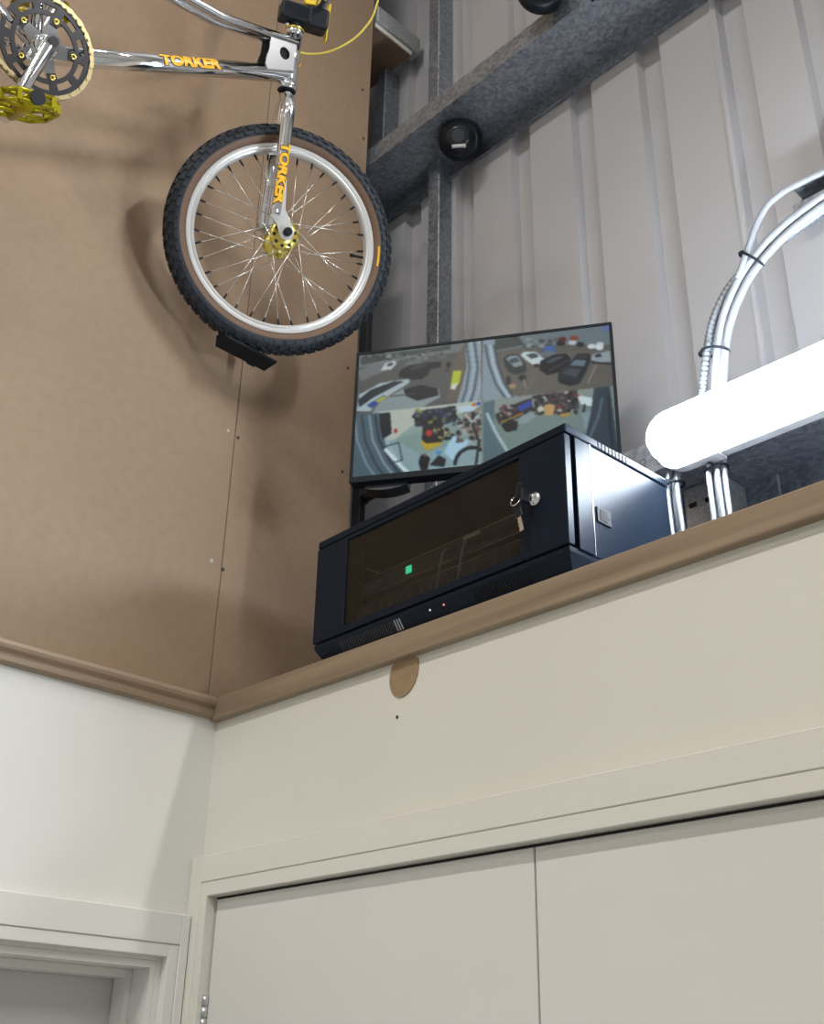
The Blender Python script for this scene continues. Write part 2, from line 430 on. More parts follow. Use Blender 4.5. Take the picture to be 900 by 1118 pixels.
add_box(bm, (-0.119, DL0+0.0005, 0), (0.0, DL0+0.010, DLH-0.0005))
obj('door_lining', bm, 'paint_white', d1)
bm = BM()
add_box(bm, (-0.094, DL1-0.022, 0), (-0.055, DL1-0.0105, DLH-0.0125)); add_box(bm, (-0.094, DL0+0.0105, DLH-0.026), (-0.055, DL1-0.0222, DLH-0.0125))
obj('door_stop', bm, 'paint_white', d1)
bm = BM(); add_box(bm, (-0.135, DL0+0.0125, 0.008), (-0.0955, DL1-0.0125, DLH-0.014), 0.002)
lf1 = obj('door_leaf', bm, 'door_grey', d1)
bm = BM(); add_tube(bm, [(-0.095, -0.80, 1.02), (-0.05, -0.80, 1.02), (-0.045, -0.79, 1.02), (-0.045, -0.69, 1.02)], 0.009, 10); obj('door_handle', bm, 'chrome_dull', lf1)

# ================================================================== LAMPS
def stadium(l, r, n=14):
    """closed outline from x=0..l, half height r"""
    pts = []
    for k in range(n+1):
        t = math.pi/2 + math.pi*k/n; pts.append((r + r*math.cos(t), r*math.sin(t)))
    for k in range(n+1):
        t = -math.pi/2 + math.pi*k/n; pts.append((l - r + r*math.cos(t), r*math.sin(t)))
    return pts
def batten(x0, yb, zc, length, glow, label, standoff):
    r = 0.047; dep = 0.075
    root = thing('strip_lamp', label, 'lamp', T(x0, yb, zc))
    RX = Matrix.Rotation(math.radians(90), 4, 'X')          # local z -> -Y
    b = BM(); add_prism(b, stadium(length, r+0.001), 0.0, 0.020, RX); obj('lamp_body', b, 'batten_body', root)
    b = BM()                                                # domed diffuser
    lay = []
    for (d, s) in [(0.0203, 1.0), (0.050, 0.985), (0.066, 0.86), (dep, 0.55)]:
        lay.append([b.verts.new((r + (x-r) if False else x + (1-s)*(r-x if x < r else (length-r-x if x > length-r else 0)), -d, y*s)) for x, y in stadium(length, r)])
    n = len(lay[0])
    for i in range(len(lay)-1):
        for k in range(n):
            f = b.faces.new((lay[i][k], lay[i][(k+1) % n], lay[i+1][(k+1) % n], lay[i+1][k])); f.smooth = True
    b.faces.new(lay[-1])
    obj('diffuser', b, glow, root)
    b = BM()                                                # sealing rim around the tray
    rim = stadium(length, r+0.0045); inn = stadium(length, r+0.0012)
    rim = [(x-0.0035 if x < r else (x+0.0035 if x > length-r else x), y) for x, y in rim]
    n = len(rim); A = [[b.verts.new((x, -d, y)) for x, y in P] for P, d in ((rim, 0.014), (rim, 0.025), (inn, 0.025), (inn, 0.014))]
    for i in range(4):
        for k in range(n): b.faces.new((A[i][k], A[i][(k+1) % n], A[(i+1) % 4][(k+1) % n], A[(i+1) % 4][k]))
    obj('sealing_rim', b, 'batten_body', root)
    for cx in (0.10, 0.55, 1.0):
        if cx > length-0.1: continue
        for s in (-1, 1):
            b = BM(); add_box(b, (cx-0.02, -0.030, s*(r+0.0055)-0.002), (cx+0.02, -0.002, s*(r+0.0055)+0.002), 0.001); obj('clip', b, 'batten_body', root)
    for cx in (0.30, length-0.30):
        b = BM(); add_box(b, (cx-0.015, 0.0002, -0.02), (cx+0.015, standoff, 0.03)); obj('mounting_bracket', b, 'galv_light', root)
    return root
batten(0.868, 0.297, zr(1.013), 1.50, 'batten_glow', 'lit white LED strip lamp with rounded end above the ledge', 0.0375)
batten(1.90, 0.325, zr(2.83), 1.50, 'batten_glow_high', 'lit white LED strip lamp high on the cladding above the upper rail', 0.1745)
for lx, ly, pw in LAMPS:
    root = thing('high_bay_lamp', 'long white lamp hung under the roof of the workshop', 'lamp', T(lx, ly, CEIL), 'lamps under the roof')
    b = BM(); add_box(b, (-0.75, -0.10, -0.25), (0.75, 0.10, -0.19), 0.01); obj('lamp_housing', b, 'batten_body', root)
    for s in (-0.6, 0.6):
        b = BM(); add_tube(b, [(s, 0, -0.19), (s, 0, -0.0005)], 0.004, 8); obj('hanger', b, 'galv_light', root)

# ================================================================== RACK CABINET
W, H, D = 0.606, 0.245, 0.262
RM = T(0.290, -0.0056, LEDGE+0.0005) @ Matrix.Rotation(-0.0248, 4, 'Z')
rack = thing('rack_cabinet', 'black steel network rack cabinet with smoked glass door on the ledge', 'cabinet', RM)
bm = BM()      # carcass: back, floor tray, posts
add_box(bm, (0.010, D-0.003, 0.012), (W-0.010, D, H-0.016)); add_box(bm, (0.010, 0.030, 0.038), (W-0.010, D-0.003, 0.041))
add_box(bm, (0.006, 0.022, 0.038), (0.040, 0.024, H-0.016)); add_box(bm, (W-0.040, 0.022, 0.038), (W-0.006, 0.024, H-0.016))
add_box(bm, (0.048, 0.060, 0.041), (0.066, 0.063, H-0.016)); add_box(bm, (W-0.066, 0.060, 0.041), (W-0.048, 0.063, H-0.016))
obj('carcass', bm, 'black_steel', rack)
# base plinth with tapered front and sides
bm = BM()
top = [(0.004, 0.002), (W-0.004, 0.002), (W-0.002, D), (0.002, D)]; bot = [(0.018, 0.024), (W-0.018, 0.024), (W-0.012, D), (0.012, D)]
A = [bm.verts.new((x, y, 0.030)) for x, y in top]; B_ = [bm.verts.new((x, y, 0.0)) for x, y in bot]; A2 = [bm.verts.new((x, y, 0.0375)) for x, y in top]
bm.faces.new(A2)
for i in range(4):
    j = (i+1) % 4; bm.faces.new((A[i], B_[i], B_[j], A[j])); bm.faces.new((A[i], A[j], A2[j], A2[i]))
bm.faces.new(B_[::-1])
plinth = obj('plinth', bm, 'black_steel', rack)
for i in range(26):
    x = 0.075 + i*0.0062; b = BM()
    M = T(x, 0.0095, 0.0205) @ Matrix.Rotation(math.radians(36), 4, 'X')
    add_box(b, (-0.0011, -0.0018, -0.010), (0.0011, 0.0008, 0.010), M=M); obj('vent_slot', b, 'galv_light' if i > 22 else 'switch_dark', plinth)  # last few slots lighter: a highlight put into their colour
for i in range(20):
    x = 0.40 + i*0.0062; b = BM(); M = T(x, 0.0095, 0.0205) @ Matrix.Rotation(math.radians(36), 4, 'X')
    add_box(b, (-0.0011, -0.0018, -0.010), (0.0011, 0.0008, 0.010), M=M); obj('vent_slot', b, 'black_gap', plinth)
for x, k in ((0.302, 'led_white'), (0.334, 'led_red')):
    b = BM(); add_disc(b, (x, 0.0075, 0.024), (0, -0.8, -0.6), 0.0016, 0.002, 8); obj('indicator', b, k, plinth)
# lid
bm = BM(); add_box(bm, (0.0, 0.0, H-0.015), (W, D, H), 0.0025, seg=2); lid = obj('lid', bm, 'black_steel', rack)
for i in range(9):
    b = BM(); M = T(W, 0.080+i*0.0088, H-0.0075) @ Matrix.Rotation(math.radians(0), 4, 'X')
    add_box(b, (-0.001, -0.0016, -0.0055), (0.0006, 0.0016, 0.0055), M=M); obj('vent_slot', b, 'black_gap', lid)
# side panels
for s in (0, 1):
    x = W-0.002 if s else 0.002
    bm = BM()
    add_box(bm, (x-0.0015, 0.022, 0.0375), (x+0.0015, 0.057, H-0.0165), 0.0008)
    obj('front_side_strip', bm, 'black_steel', rack)
    bm = BM(); add_box(bm, (x-0.0028, 0.0585, 0.0375), (x+0.0002, D-0.001, H-0.0165), 0.0006)
    sp = obj('side_panel', bm, 'black_steel', rack)
    if s:
        bm = BM()
        add_box(bm, (x-0.0005, 0.066, 0.098), (x+0.0030, 0.100, 0.124), 0.0008)
        lt = obj('side_latch', bm, 'black_matt', sp)
        bm = BM(); add_box(bm, (x+0.0024, 0.073, 0.102), (x+0.0036, 0.090, 0.120)); obj('latch_slider', bm, 'black_gap', lt)
        bm = BM(); add_disc(bm, (x+0.0026, 0.095, 0.110), (1, 0, 0), 0.0015, 0.001, 8); obj('latch_screw', bm, 'black_gap', lt)
        bm = BM(); add_box(bm, (x-0.0026, 0.0571, 0.0375), (x+0.0022, 0.0583, H-0.0165)); obj('panel_edge', bm, 'chrome_dull', sp)
# door
bm = BM(); z0, z1 = 0.0405, H-0.0175; gx0, gx1, gz0, gz1 = 0.087, 0.510, 0.0535, H-0.0245
add_box(bm, (0.001, -0.001, z0), (gx0, 0.013, z1), 0.001)
add_box(bm, (gx1, -0.001, z0), (W-0.002, 0.013, z1), 0.001)
add_box(bm, (gx0, -0.001, z0), (gx1, 0.013, gz0)); add_box(bm, (gx0, -0.001, gz1), (gx1, 0.013, z1))
door = obj('glass_door', bm, 'black_steel', rack)
bm = BM(); add_box(bm, (gx0, 0.0015, gz0), (gx1, 0.0045, gz1)); obj('door_pane', bm, 'smoked_glass', door)
# lock with keys
LX, LZ = 0.543, 0.134
bm = BM(); RXm = T(LX, -0.001, LZ) @ Matrix.Rotation(math.radians(90), 4, 'X')
add_lathe(bm, [(0.0, 0.0), (0.0115, 0.0), (0.0115, 0.003), (0.0095, 0.006), (0.0065, 0.0065), (0.006, 0.011), (0.0, 0.0112)], 20, RXm)
lock = obj('door_lock', bm, 'chrome', door)
bm = BM(); add_box(bm, (LX-0.0032, -0.030, LZ-0.011), (LX+0.0022, -0.0125, LZ+0.011), 0.001, M=T(-0.004, 0, 0)); obj('key_bow', bm, 'black_plastic', lock)
bm = BM()
ringp = [(LX-0.020+0.0105*math.cos(t), -0.024+0.004*math.sin(t), LZ-0.002+0.0105*math.sin(t)) for t in [2*math.pi*k/20 for k in range(21)]]
add_tube(bm, ringp, 0.0011, 6, False); obj('key_ring', bm, 'chrome', lock)
bm = BM()
M1 = T(LX-0.022, -0.022, LZ+0.004) @ Matrix.Rotation(math.radians(20), 4, 'Y')
add_box(bm, (-0.006, -0.0018, 0.0), (0.006, 0.0018, 0.024), 0.002, M=M1)
M2 = T(LX-0.020, -0.022, LZ-0.012) @ Matrix.Rotation(math.radians(-12), 4, 'Y')
add_box(bm, (-0.0075, -0.0018, -0.022), (0.0075, 0.0018, 0.002), 0.002, M=M2)
obj('spare_key_bow', bm, 'black_plastic', lock)
bm = BM(); add_box(bm, (-0.0035, -0.001, -0.046), (0.0035, 0.001, -0.021), M=M2)
for k in range(3): add_box(bm, (-0.0048, -0.001, -0.044+k*0.007), (-0.003, 0.001, -0.041+k*0.007), M=M2)
obj('key_blade', bm, 'chrome', lock)
# equipment inside
def inrack(name, label, cat, z0, z1, dep=0.13):
    root = thing(name, label, cat, RM @ T(0.068, 0.058, z0))
    ww = W-0.136
    b = BM(); add_box(b, (0, 0.004, 0), (ww, dep, z1-z0), 0.001); obj('equipment_body', b, 'switch_dark', root)
    b = BM(); add_box(b, (-0.016, 0.0, 0), (ww+0.016, 0.0035, z1-z0), 0.0008); obj('face_plate', b, 'switch_dark', root)
    return root, ww
sw, ww = inrack('network_switch', 'rack network switch with one green light behind the smoked glass', 'switch', 0.127, 0.166)
bm = BM(); add_box(bm, (0.118, -0.0035, 0.012), (0.132, -0.0002, 0.026), 0.001); obj('status_light', bm, 'led_green', sw)
for k in range(9):
    b = BM(); add_box(b, (-0.0009, -0.0016, -0.009), (0.0009, -0.0001, 0.009), M=T(0.012+k*0.0052, 0, 0.019) @ Matrix.Rotation(math.radians(-30), 4, 'Y')); obj('vent_slot', b, 'chrome_dull', sw)
for k in range(12):
    b = BM(); add_box(b, (0.20+k*0.0175, -0.0012, 0.012), (0.213+k*0.0175, -0.0001, 0.024)); obj('port', b, 'black_gap', sw)
b = BM(); add_box(b, (0.26, -0.0014, 0.030), (0.30, -0.0001, 0.036)); obj('badge', b, 'label_white', sw)
for zz in (0.0015, 0.0365):
    b = BM(); add_box(b, (0.03, -0.0016, zz), (ww-0.02, -0.0001, zz+0.0012)); obj('bright_edge', b, 'chrome_dull', sw)
pp, ww = inrack('patch_bay', 'black patch bay of ports under the lit switch in the rack', 'patch bay', 0.078, 0.118)
for k in range(16):
    b = BM(); add_box(b, (0.03+k*0.026, -0.0012, 0.012), (0.047+k*0.026, -0.0001, 0.028)); obj('port', b, 'black_gap', pp)
for zz in (0.0015, 0.0365):
    b = BM(); add_box(b, (0.01, -0.0016, zz), (ww-0.01, -0.0001, zz+0.0010)); obj('bright_edge', b, 'chrome_dull', pp)
for k, x in enumerate((0.295, 0.345)):
    pts = catmull([(x, 0.046, 0.146), (x+0.01, 0.030, 0.125), (x+0.006, 0.026, 0.09), (x-0.004, 0.030, 0.062)], 5)
    root = thing('patch_lead', 'grey patch lead with white plug inside the rack, the one ' + ('farther from' if k == 0 else 'nearer to') + ' the door lock', 'cable', RM, 'patch leads in the rack')
    b = BM(); add_tube(b, pts, 0.0028, 6); obj('lead', b, 'grey_pvc', root)
    b = BM(); add_box(b, (x-0.014, 0.020, 0.050), (x+0.010, 0.032, 0.068), 0.002); obj('plug', b, 'label_white', root)

# ================================================================== MONITOR
ma, me_ = math.radians(-57.4), math.radians(1.8)
mn = Vector((math.cos(ma)*math.cos(me_), math.sin(ma)*math.cos(me_), math.sin(me_)))
mr = Vector((0, 0, 1)).cross(mn).normalized(); mu = mn.cross(mr)
s = 0.87
mc = Vector((1.82520689, -1.22825885, 0)).lerp(Vector((0.317, 0.424, 1.428)), s); mc.z += E
MM = Matrix.Identity(4)
for i in range(3): MM[i][0], MM[i][1], MM[i][2] = mr[i], mu[i], mn[i]
MM.translation = mc
MW, MH = 0.614*s, 0.366*s
mon = thing('monitor', 'flat black monitor showing four security camera views above the rack', 'monitor', MM)
bz = 0.006; chin = 0.013
bm = BM(); add_box(bm, (-MW/2, -MH/2, -0.030), (MW/2, MH/2, -0.0045), 0.003)
add_box(bm, (-MW/2+0.06, -MH/2+0.03, -0.050), (MW/2-0.06, MH/2-0.05, -0.030), 0.006)
obj('housing', bm, 'bezel_black', mon)
bm = BM()
add_box(bm, (-MW/2, -MH/2, -0.0045), (MW/2, -MH/2+chin, 0.0)); add_box(bm, (-MW/2, MH/2-bz, -0.0045), (MW/2, MH/2, 0.0))
add_box(bm, (-MW/2, -MH/2+chin, -0.0045), (-MW/2+bz, MH/2-bz, 0.0)); add_box(bm, (MW/2-bz, -MH/2+chin, -0.0045), (MW/2, MH/2-bz, 0.0))
obj('bezel', bm, 'bezel_black', mon)
bm = BM()
prof = []
for k in range(13):
    t = k/12; prof.append((-MW/2+0.03+0.085*t, -MH/2-0.004-0.012*math.sin(math.pi*(0.15+0.75*t))))
poly = [(-MW/2+0.03, -MH/2+0.012)] + prof + [(-MW/2+0.115, -MH/2+0.012)]
add_prism(bm, poly, -0.046, -0.012); obj('lower_bulge', bm, 'black_plastic', mon)  # curved bulge along the bottom of the housing

# screen picture painted as colour data on a fine grid
def homography(src, dst):
    A = []; b = []
    for (x, y), (u, v) in zip(src, dst):
        A += [[x, y, 1, 0, 0, 0, -u*x, -u*y], [0, 0, 0, x, y, 1, -v*x, -v*y]]; b += [u, v]
    h = np.linalg.solve(np.array(A, float), np.array(b, float)); return np.append(h, 1).reshape(3, 3)
GW, GH = 360, 204
# drawing coordinates: 900 x 591 sheet whose picture corners are
HC = homography([(0, 0), (1, 0), (1, 1), (0, 1)], [(55, 160), (830, 66), (866, 470), (42, 532)])
gu, gv = np.meshgrid((np.arange(GW+1))/GW, (np.arange(GH+1))/GH)
q = HC @ np.stack([gu.ravel(), gv.ravel(), np.ones(gu.size)])
PX = (q[0]/q[2]).reshape(gu.shape); PY = (q[1]/q[2]).reshape(gu.shape)
IMG = np.zeros(gu.shape + (3,))
rng = np.random.default_rng(3)
def inside(poly):
    m_ = np.zeros(PX.shape, bool); n = len(poly)
    for i in range(n):
        x0, y0 = poly[i]; x1, y1 = poly[(i+1) % n]
        if y0 == y1: continue
        c = ((y0 > PY) != (y1 > PY)) & (PX < (x1-x0)*(PY-y0)/(y1-y0)+x0); m_ ^= c
    return m_
def fill(poly, col, a=1.0, clip=None):
    k = inside(poly)
    if clip is not None: k &= clip
    IMG[k] = IMG[k]*(1-a) + np.array(col)/255*a
def stroke(pts, wd, col, a=1.0, clip=None):
    k = np.zeros(PX.shape, bool)
    for (x0, y0), (x1, y1) in zip(pts[:-1], pts[1:]):
        dx, dy = x1-x0, y1-y0; t = np.clip(((PX-x0)*dx+(PY-y0)*dy)/(dx*dx+dy*dy+1e-9), 0, 1)
        k |= np.hypot(PX-x0-t*dx, PY-y0-t*dy) < wd/2
    if clip is not None: k &= clip
    IMG[k] = IMG[k]*(1-a) + np.array(col)/255*a
def oval(cx, cy, rx, ry, col, a=1.0, clip=None):
    k = ((PX-cx)/rx)**2 + ((PY-cy)/ry)**2 < 1
    if clip is not None: k &= clip
    IMG[k] = IMG[k]*(1-a) + np.array(col)/255*a
def speckle(x0, y0, x1, y1, cols, n, r, clip):
    for _ in range(n):
        x, y = rng.uniform(x0, x1), rng.uniform(y0, y1); rr = rng.uniform(0.5, 1)*r
        oval(x, y, rr*rng.uniform(0.7, 1.8), rr, cols[rng.integers(len(cols))], 0.9, clip)
Q1 = (gu < 0.5) & (gv < 0.5); Q2 = (gu >= 0.5) & (gv < 0.5); Q3 = (gu < 0.5) & (gv >= 0.5); Q4 = (gu >= 0.5) & (gv >= 0.5)
BIG = [(0, 0), (900, 0), (900, 591), (0, 591)]
# --- upper left: yard
fill(BIG, (104, 102, 98), 1, Q1); fill([(40, 150), (440, 110), (440, 140), (200, 170), (40, 200)], (128, 132, 128), 1, Q1)
fill([(60, 165), (330, 130), (330, 142), (180, 165), (60, 190)], (82, 90, 86), 1, Q1)
speckle(70, 150, 320, 175, [(110, 116, 114), (70, 74, 72), (150, 152, 150)], 40, 7, Q1)
fill([(50, 205), (120, 180), (180, 170), (150, 200), (60, 240)], (138, 140, 138), 0.7, Q1)
fill([(118, 208), (132, 184), (160, 176), (168, 186), (150, 204)], (190, 194, 192), 1, Q1); fill([(136, 190), (150, 182), (158, 186), (146, 194)], (80, 84, 86), 1, Q1)
fill([(188, 192), (205, 176), (238, 168), (262, 172), (230, 186)], (120, 124, 122), 1, Q1)
fill([(174, 226), (178, 208), (205, 192), (262, 184), (302, 180), (300, 196), (268, 204), (262, 222), (222, 236)], (28, 30, 34), 1, Q1)
fill([(200, 200), (230, 190), (262, 188), (254, 197), (215, 206)], (70, 76, 80), 1, Q1); oval(240, 228, 9, 6, (12, 12, 14), 1, Q1); oval(290, 194, 7, 5, (12, 12, 14), 1, Q1)
fill([(50, 330), (56, 280), (120, 244), (205, 232), (208, 244), (120, 300), (90, 332)], (176, 184, 184), 1, Q1)
fill([(54, 296), (90, 266), (160, 240), (190, 240), (100, 288), (58, 318)], (52, 60, 66), 1, Q1)
fill([(80, 312), (130, 282), (142, 290), (96, 322)], (70, 90, 150), 1, Q1); fill([(104, 300), (130, 284), (138, 290), (112, 306)], (180, 172, 70), 1, Q1)
fill([(96, 335), (120, 300), (190, 262), (240, 252), (296, 262), (302, 290), (230, 330)], (150, 158, 156), 1, Q1)
fill([(190, 264), (240, 252), (292, 262), (296, 284), (232, 300), (196, 284)], (36, 40, 44), 1, Q1); stroke([(150, 286), (226, 278)], 3, (90, 96, 96), 1, Q1)
fill([(320, 300), (330, 240), (345, 170), (372, 126), (440, 110), (440, 310)], (120, 108, 98), 1, Q1)
fill([(352, 312), (366, 260), (380, 200), (376, 122), (440, 112), (440, 310)], (150, 160, 166), 1, Q1)
for x0, c in ((384, (92, 102, 108)), (398, (176, 186, 190)), (410, (86, 96, 104)), (424, (170, 180, 184))):
    stroke([(x0-6, 118), (x0+6, 200), (x0-4, 270), (x0-18, 315)], 5, c, 1, Q1)
fill([(336, 232), (340, 208), (366, 208), (360, 246), (342, 268), (332, 262)], (186, 190, 60), 1, Q1); fill([(338, 250), (356, 246), (346, 268), (332, 264)], (205, 208, 200), 1, Q1)
oval(325, 190, 6, 9, (40, 34, 34), 1, Q1); oval(322, 206, 5, 7, (100, 60, 52), 1, Q1)
# --- upper right: car park
fill(BIG, (118, 112, 104), 1, Q2); fill([(470, 100), (840, 55), (840, 150), (700, 135), (560, 135), (470, 150)], (126, 134, 138), 1, Q2)
fill([(470, 112), (540, 100), (560, 128), (500, 140), (470, 145)], (84, 92, 88), 1, Q2)
fill([(560, 130), (840, 128), (840, 146), (700, 150), (560, 150)], (112, 108, 102), 1, Q2)
speckle(560, 112, 660, 136, [(150, 154, 154), (84, 86, 88), (120, 122, 122)], 24, 7, Q2)
for (x, y, c) in ((680, 112, (112, 58, 50)), (676, 124, (60, 40, 40)), (718, 108, (150, 82, 70)), (714, 122, (190, 192, 190)), (738, 128, (60, 66, 70)), (775, 134, (206, 208, 206)), (802, 128, (196, 200, 200)), (800, 138, (210, 212, 210))):
    oval(x, y, 14, 8, c, 1, Q2)
fill([(618, 152), (626, 132), (655, 130), (660, 150), (640, 158)], (84, 116, 160), 1, Q2)
fill([(600, 160), (640, 146), (662, 154), (650, 168)], (120, 128, 132), 1, Q2)
fill([(500, 196), (495, 170), (512, 158), (540, 158), (566, 190), (568, 212), (540, 222), (512, 214)], (64, 68, 70), 1, Q2)
fill([(502, 172), (516, 162), (540, 162), (560, 192), (530, 200)], (150, 156, 156), 1, Q2); fill([(512, 176), (536, 168), (546, 180), (520, 188)], (86, 94, 98), 1, Q2)
fill([(548, 160), (560, 150), (596, 150), (624, 174), (622, 190), (596, 196), (570, 180)], (200, 206, 204), 1, Q2); fill([(566, 160), (594, 154), (608, 166), (584, 172)], (84, 92, 98), 1, Q2); oval(600, 194, 10, 5, (40, 42, 44), 1, Q2)
fill([(610, 206), (612, 180), (650, 162), (690, 156), (708, 170), (704, 186), (668, 216), (636, 224)], (26, 28, 32), 1, Q2); fill([(628, 182), (654, 168), (690, 162), (680, 172), (640, 188)], (86, 94, 100), 1, Q2); stroke([(640, 210), (700, 178)], 3, (120, 126, 130), 1, Q2)
fill([(668, 240), (672, 212), (708, 182), (730, 158), (768, 156), (774, 174), (760, 212), (738, 252), (708, 260)], (50, 54, 60), 1, Q2)
fill([(706, 194), (722, 176), (760, 178), (752, 198)], (120, 134, 142), 1, Q2); fill([(680, 218), (704, 202), (744, 206), (726, 234)], (84, 90, 98), 1, Q2); fill([(734, 162), (764, 160), (762, 172), (728, 172)], (78, 76, 74), 1, Q2); fill([(674, 238), (712, 246), (708, 258), (672, 248)], (24, 26, 30), 1, Q2)
fill([(772, 176), (780, 158), (836, 148), (838, 182), (800, 186)], (160, 166, 168), 1, Q2); fill([(786, 162), (802, 156), (810, 166), (790, 170)], (60, 66, 72), 1, Q2); stroke([(775, 184), (838, 190)], 4, (40, 42, 46), 1, Q2)
fill([(806, 70), (840, 62), (840, 82), (812, 86)], (120, 130, 170), 1, Q2)
fill([(430, 300), (430, 110), (465, 106), (480, 200), (520, 280), (540, 290), (520, 310)], (150, 160, 166), 1, Q2)
for x0, c in ((446, (92, 102, 110)), (460, (186, 196, 200)), (474, (80, 86, 92))):
    stroke([(x0-8, 130), (x0+4, 190), (x0+26, 250), (x0+60, 300)], 6, c, 1, Q2)
oval(556, 232, 12, 9, (44, 46, 46), 1, Q2); stroke([(560, 236), (566, 262)], 4, (160, 150, 140), 1, Q2); oval(525, 258, 11, 8, (170, 150, 112), 1, Q2); oval(512, 240, 8, 14, (60, 62, 62), 1, Q2)
stroke([(790, 196), (765, 250)], 3, (176, 172, 166), 0.8, Q2); stroke([(600, 220), (560, 290)], 3, (140, 134, 126), 0.8, Q2)
# --- lower left: workshop
fill(BIG, (152, 170, 170), 1, Q3); fill([(40, 330), (440, 300), (440, 340), (160, 420), (100, 430)], (186, 188, 176), 1, Q3)
fill([(165, 420), (240, 360), (440, 330), (440, 400), (250, 470)], (140, 158, 150), 0.7, Q3)
fill([(40, 335), (118, 336), (140, 440), (205, 520), (200, 545), (40, 545)], (98, 114, 122), 1, Q3)
for o_, c in ((0, (140, 156, 164)), (22, (70, 84, 92)), (44, (150, 164, 170)), (62, (60, 72, 80)), (82, (170, 182, 186))):
    stroke([(44+o_, 345), (54+o_*1.05, 420), (82+o_*1.2, 490), (120+o_*1.3, 545)], 7, c, 0.9, Q3)
stroke([(140, 450), (190, 505), (214, 528)], 12, (206, 216, 218), 1, Q3)
fill([(118, 338), (150, 336), (156, 400), (130, 416), (122, 380)], (32, 44, 52), 1, Q3); oval(168, 392, 5, 7, (176, 74, 62), 1, Q3)
fill([(222, 340), (262, 328), (350, 318), (352, 366), (300, 376), (228, 380)], (46, 52, 60), 1, Q3)
speckle(225, 326, 350, 378, [(40, 44, 50), (70, 84, 120), (150, 150, 70), (28, 30, 34), (110, 114, 112)], 60, 7, Q3)
fill([(246, 432), (250, 414), (282, 404), (310, 412), (306, 438), (262, 456)], (190, 164, 54), 1, Q3)
fill([(248, 420), (252, 372), (296, 372), (318, 400), (310, 428), (262, 432)], (52, 44, 42), 1, Q3)
fill([(258, 404), (262, 392), (276, 390), (280, 406), (268, 412)], (190, 70, 56), 1, Q3); speckle(286, 380, 344, 420, [(40, 40, 42), (120, 100, 80), (166, 160, 120), (24, 26, 30)], 40, 6, Q3)
fill([(240, 490), (246, 470), (260, 464), (274, 480), (266, 514), (248, 516)], (28, 28, 32), 1, Q3); oval(259, 470, 5, 5, (120, 96, 84), 1, Q3)
stroke([(136, 440), (178, 428), (190, 482), (160, 490)], 3, (60, 72, 80), 1, Q3)
fill([(316, 462), (342, 410), (394, 428), (352, 494)], (176, 200, 212), 1, Q3); fill([(274, 500), (300, 470), (322, 482), (318, 506)], (40, 46, 54), 1, Q3); oval(300, 462, 8, 6, (70, 150, 190), 1, Q3)
fill([(372, 330), (440, 312), (440, 470), (400, 420), (370, 380)], (150, 142, 130), 1, Q3); speckle(356, 340, 436, 430, [(60, 58, 58), (110, 90, 74), (170, 172, 170), (40, 44, 50)], 50, 7, Q3)
fill([(356, 322), (430, 312), (404, 334), (366, 340)], (190, 204, 212), 1, Q3)
arc = [(425+52*math.cos(t)-22, 500-52*math.sin(t)) for t in np.linspace(0.7, 3.1, 16)]
stroke(arc, 10, (34, 38, 44), 1, Q3); stroke([(416, 500), (424, 430), (404, 380), (402, 340)], 7, (44, 46, 52), 1, Q3); stroke([(380, 345), (400, 370), (436, 330)], 5, (190, 194, 192), 1, Q3)
fill([(400, 312), (412, 308), (412, 318), (400, 320)], (190, 120, 50), 1, Q3); fill([(414, 308), (426, 306), (426, 316), (414, 318)], (60, 90, 170), 1, Q3)
# --- lower right: workshop
fill(BIG, (132, 146, 140), 1, Q4); fill([(435, 300), (830, 258), (830, 300), (600, 330), (470, 340)], (150, 156, 150), 1, Q4)
fill([(435, 310), (470, 300), (470, 380), (520, 470), (440, 500)], (104, 122, 128), 1, Q4); stroke([(448, 345), (474, 400), (512, 462)], 10, (176, 190, 192), 1, Q4)
fill([(472, 348), (540, 312), (586, 296), (590, 330), (560, 352), (486, 378)], (66, 50, 56), 1, Q4); speckle(480, 316, 560, 360, [(130, 60, 60), (40, 40, 46), (160, 156, 150), (90, 70, 80)], 36, 6, Q4)
fill([(540, 322), (584, 302), (588, 322), (552, 338)], (60, 86, 160), 1, Q4); stroke([(490, 372), (560, 344)], 4, (190, 170, 70), 1, Q4)
fill([(492, 380), (520, 362), (546, 372), (540, 396), (508, 402)], (26, 28, 32), 1, Q4); fill([(542, 376), (556, 350), (592, 340), (600, 354), (572, 376)], (150, 162, 160), 1, Q4)
fill([(590, 290), (730, 272), (738, 330), (690, 350), (600, 340)], (84, 78, 78), 1, Q4); speckle(592, 276, 732, 348, [(40, 40, 44), (120, 110, 104), (60, 56, 58), (150, 70, 60), (180, 176, 168)], 80, 6, Q4)
fill([(622, 326), (640, 314), (662, 320), (656, 350), (630, 352)], (190, 160, 112), 1, Q4); fill([(602, 330), (618, 318), (626, 336), (612, 342)], (196, 196, 186), 1, Q4); fill([(676, 348), (708, 342), (706, 356), (680, 358)], (180, 150, 80), 1, Q4)
fill([(732, 296), (744, 290), (786, 300), (780, 326), (744, 318)], (206, 212, 212), 1, Q4); stroke([(756, 320), (752, 344)], 6, (50, 52, 54), 1, Q4)
fill([(745, 345), (830, 335), (830, 400), (760, 400)], (150, 164, 172), 0.7, Q4)
fill([(786, 262), (834, 256), (870, 480), (760, 420), (776, 350)], (70, 82, 92), 1, Q4); stroke([(812, 300), (800, 360), (776, 420)], 10, (104, 118, 128), 1, Q4); stroke([(834, 290), (838, 380), (850, 460)], 9, (52, 62, 72), 1, Q4)
IMG += rng.normal(0, 0.018, IMG.shape[:2])[..., None]
IMG = np.clip(IMG, 0, 1)
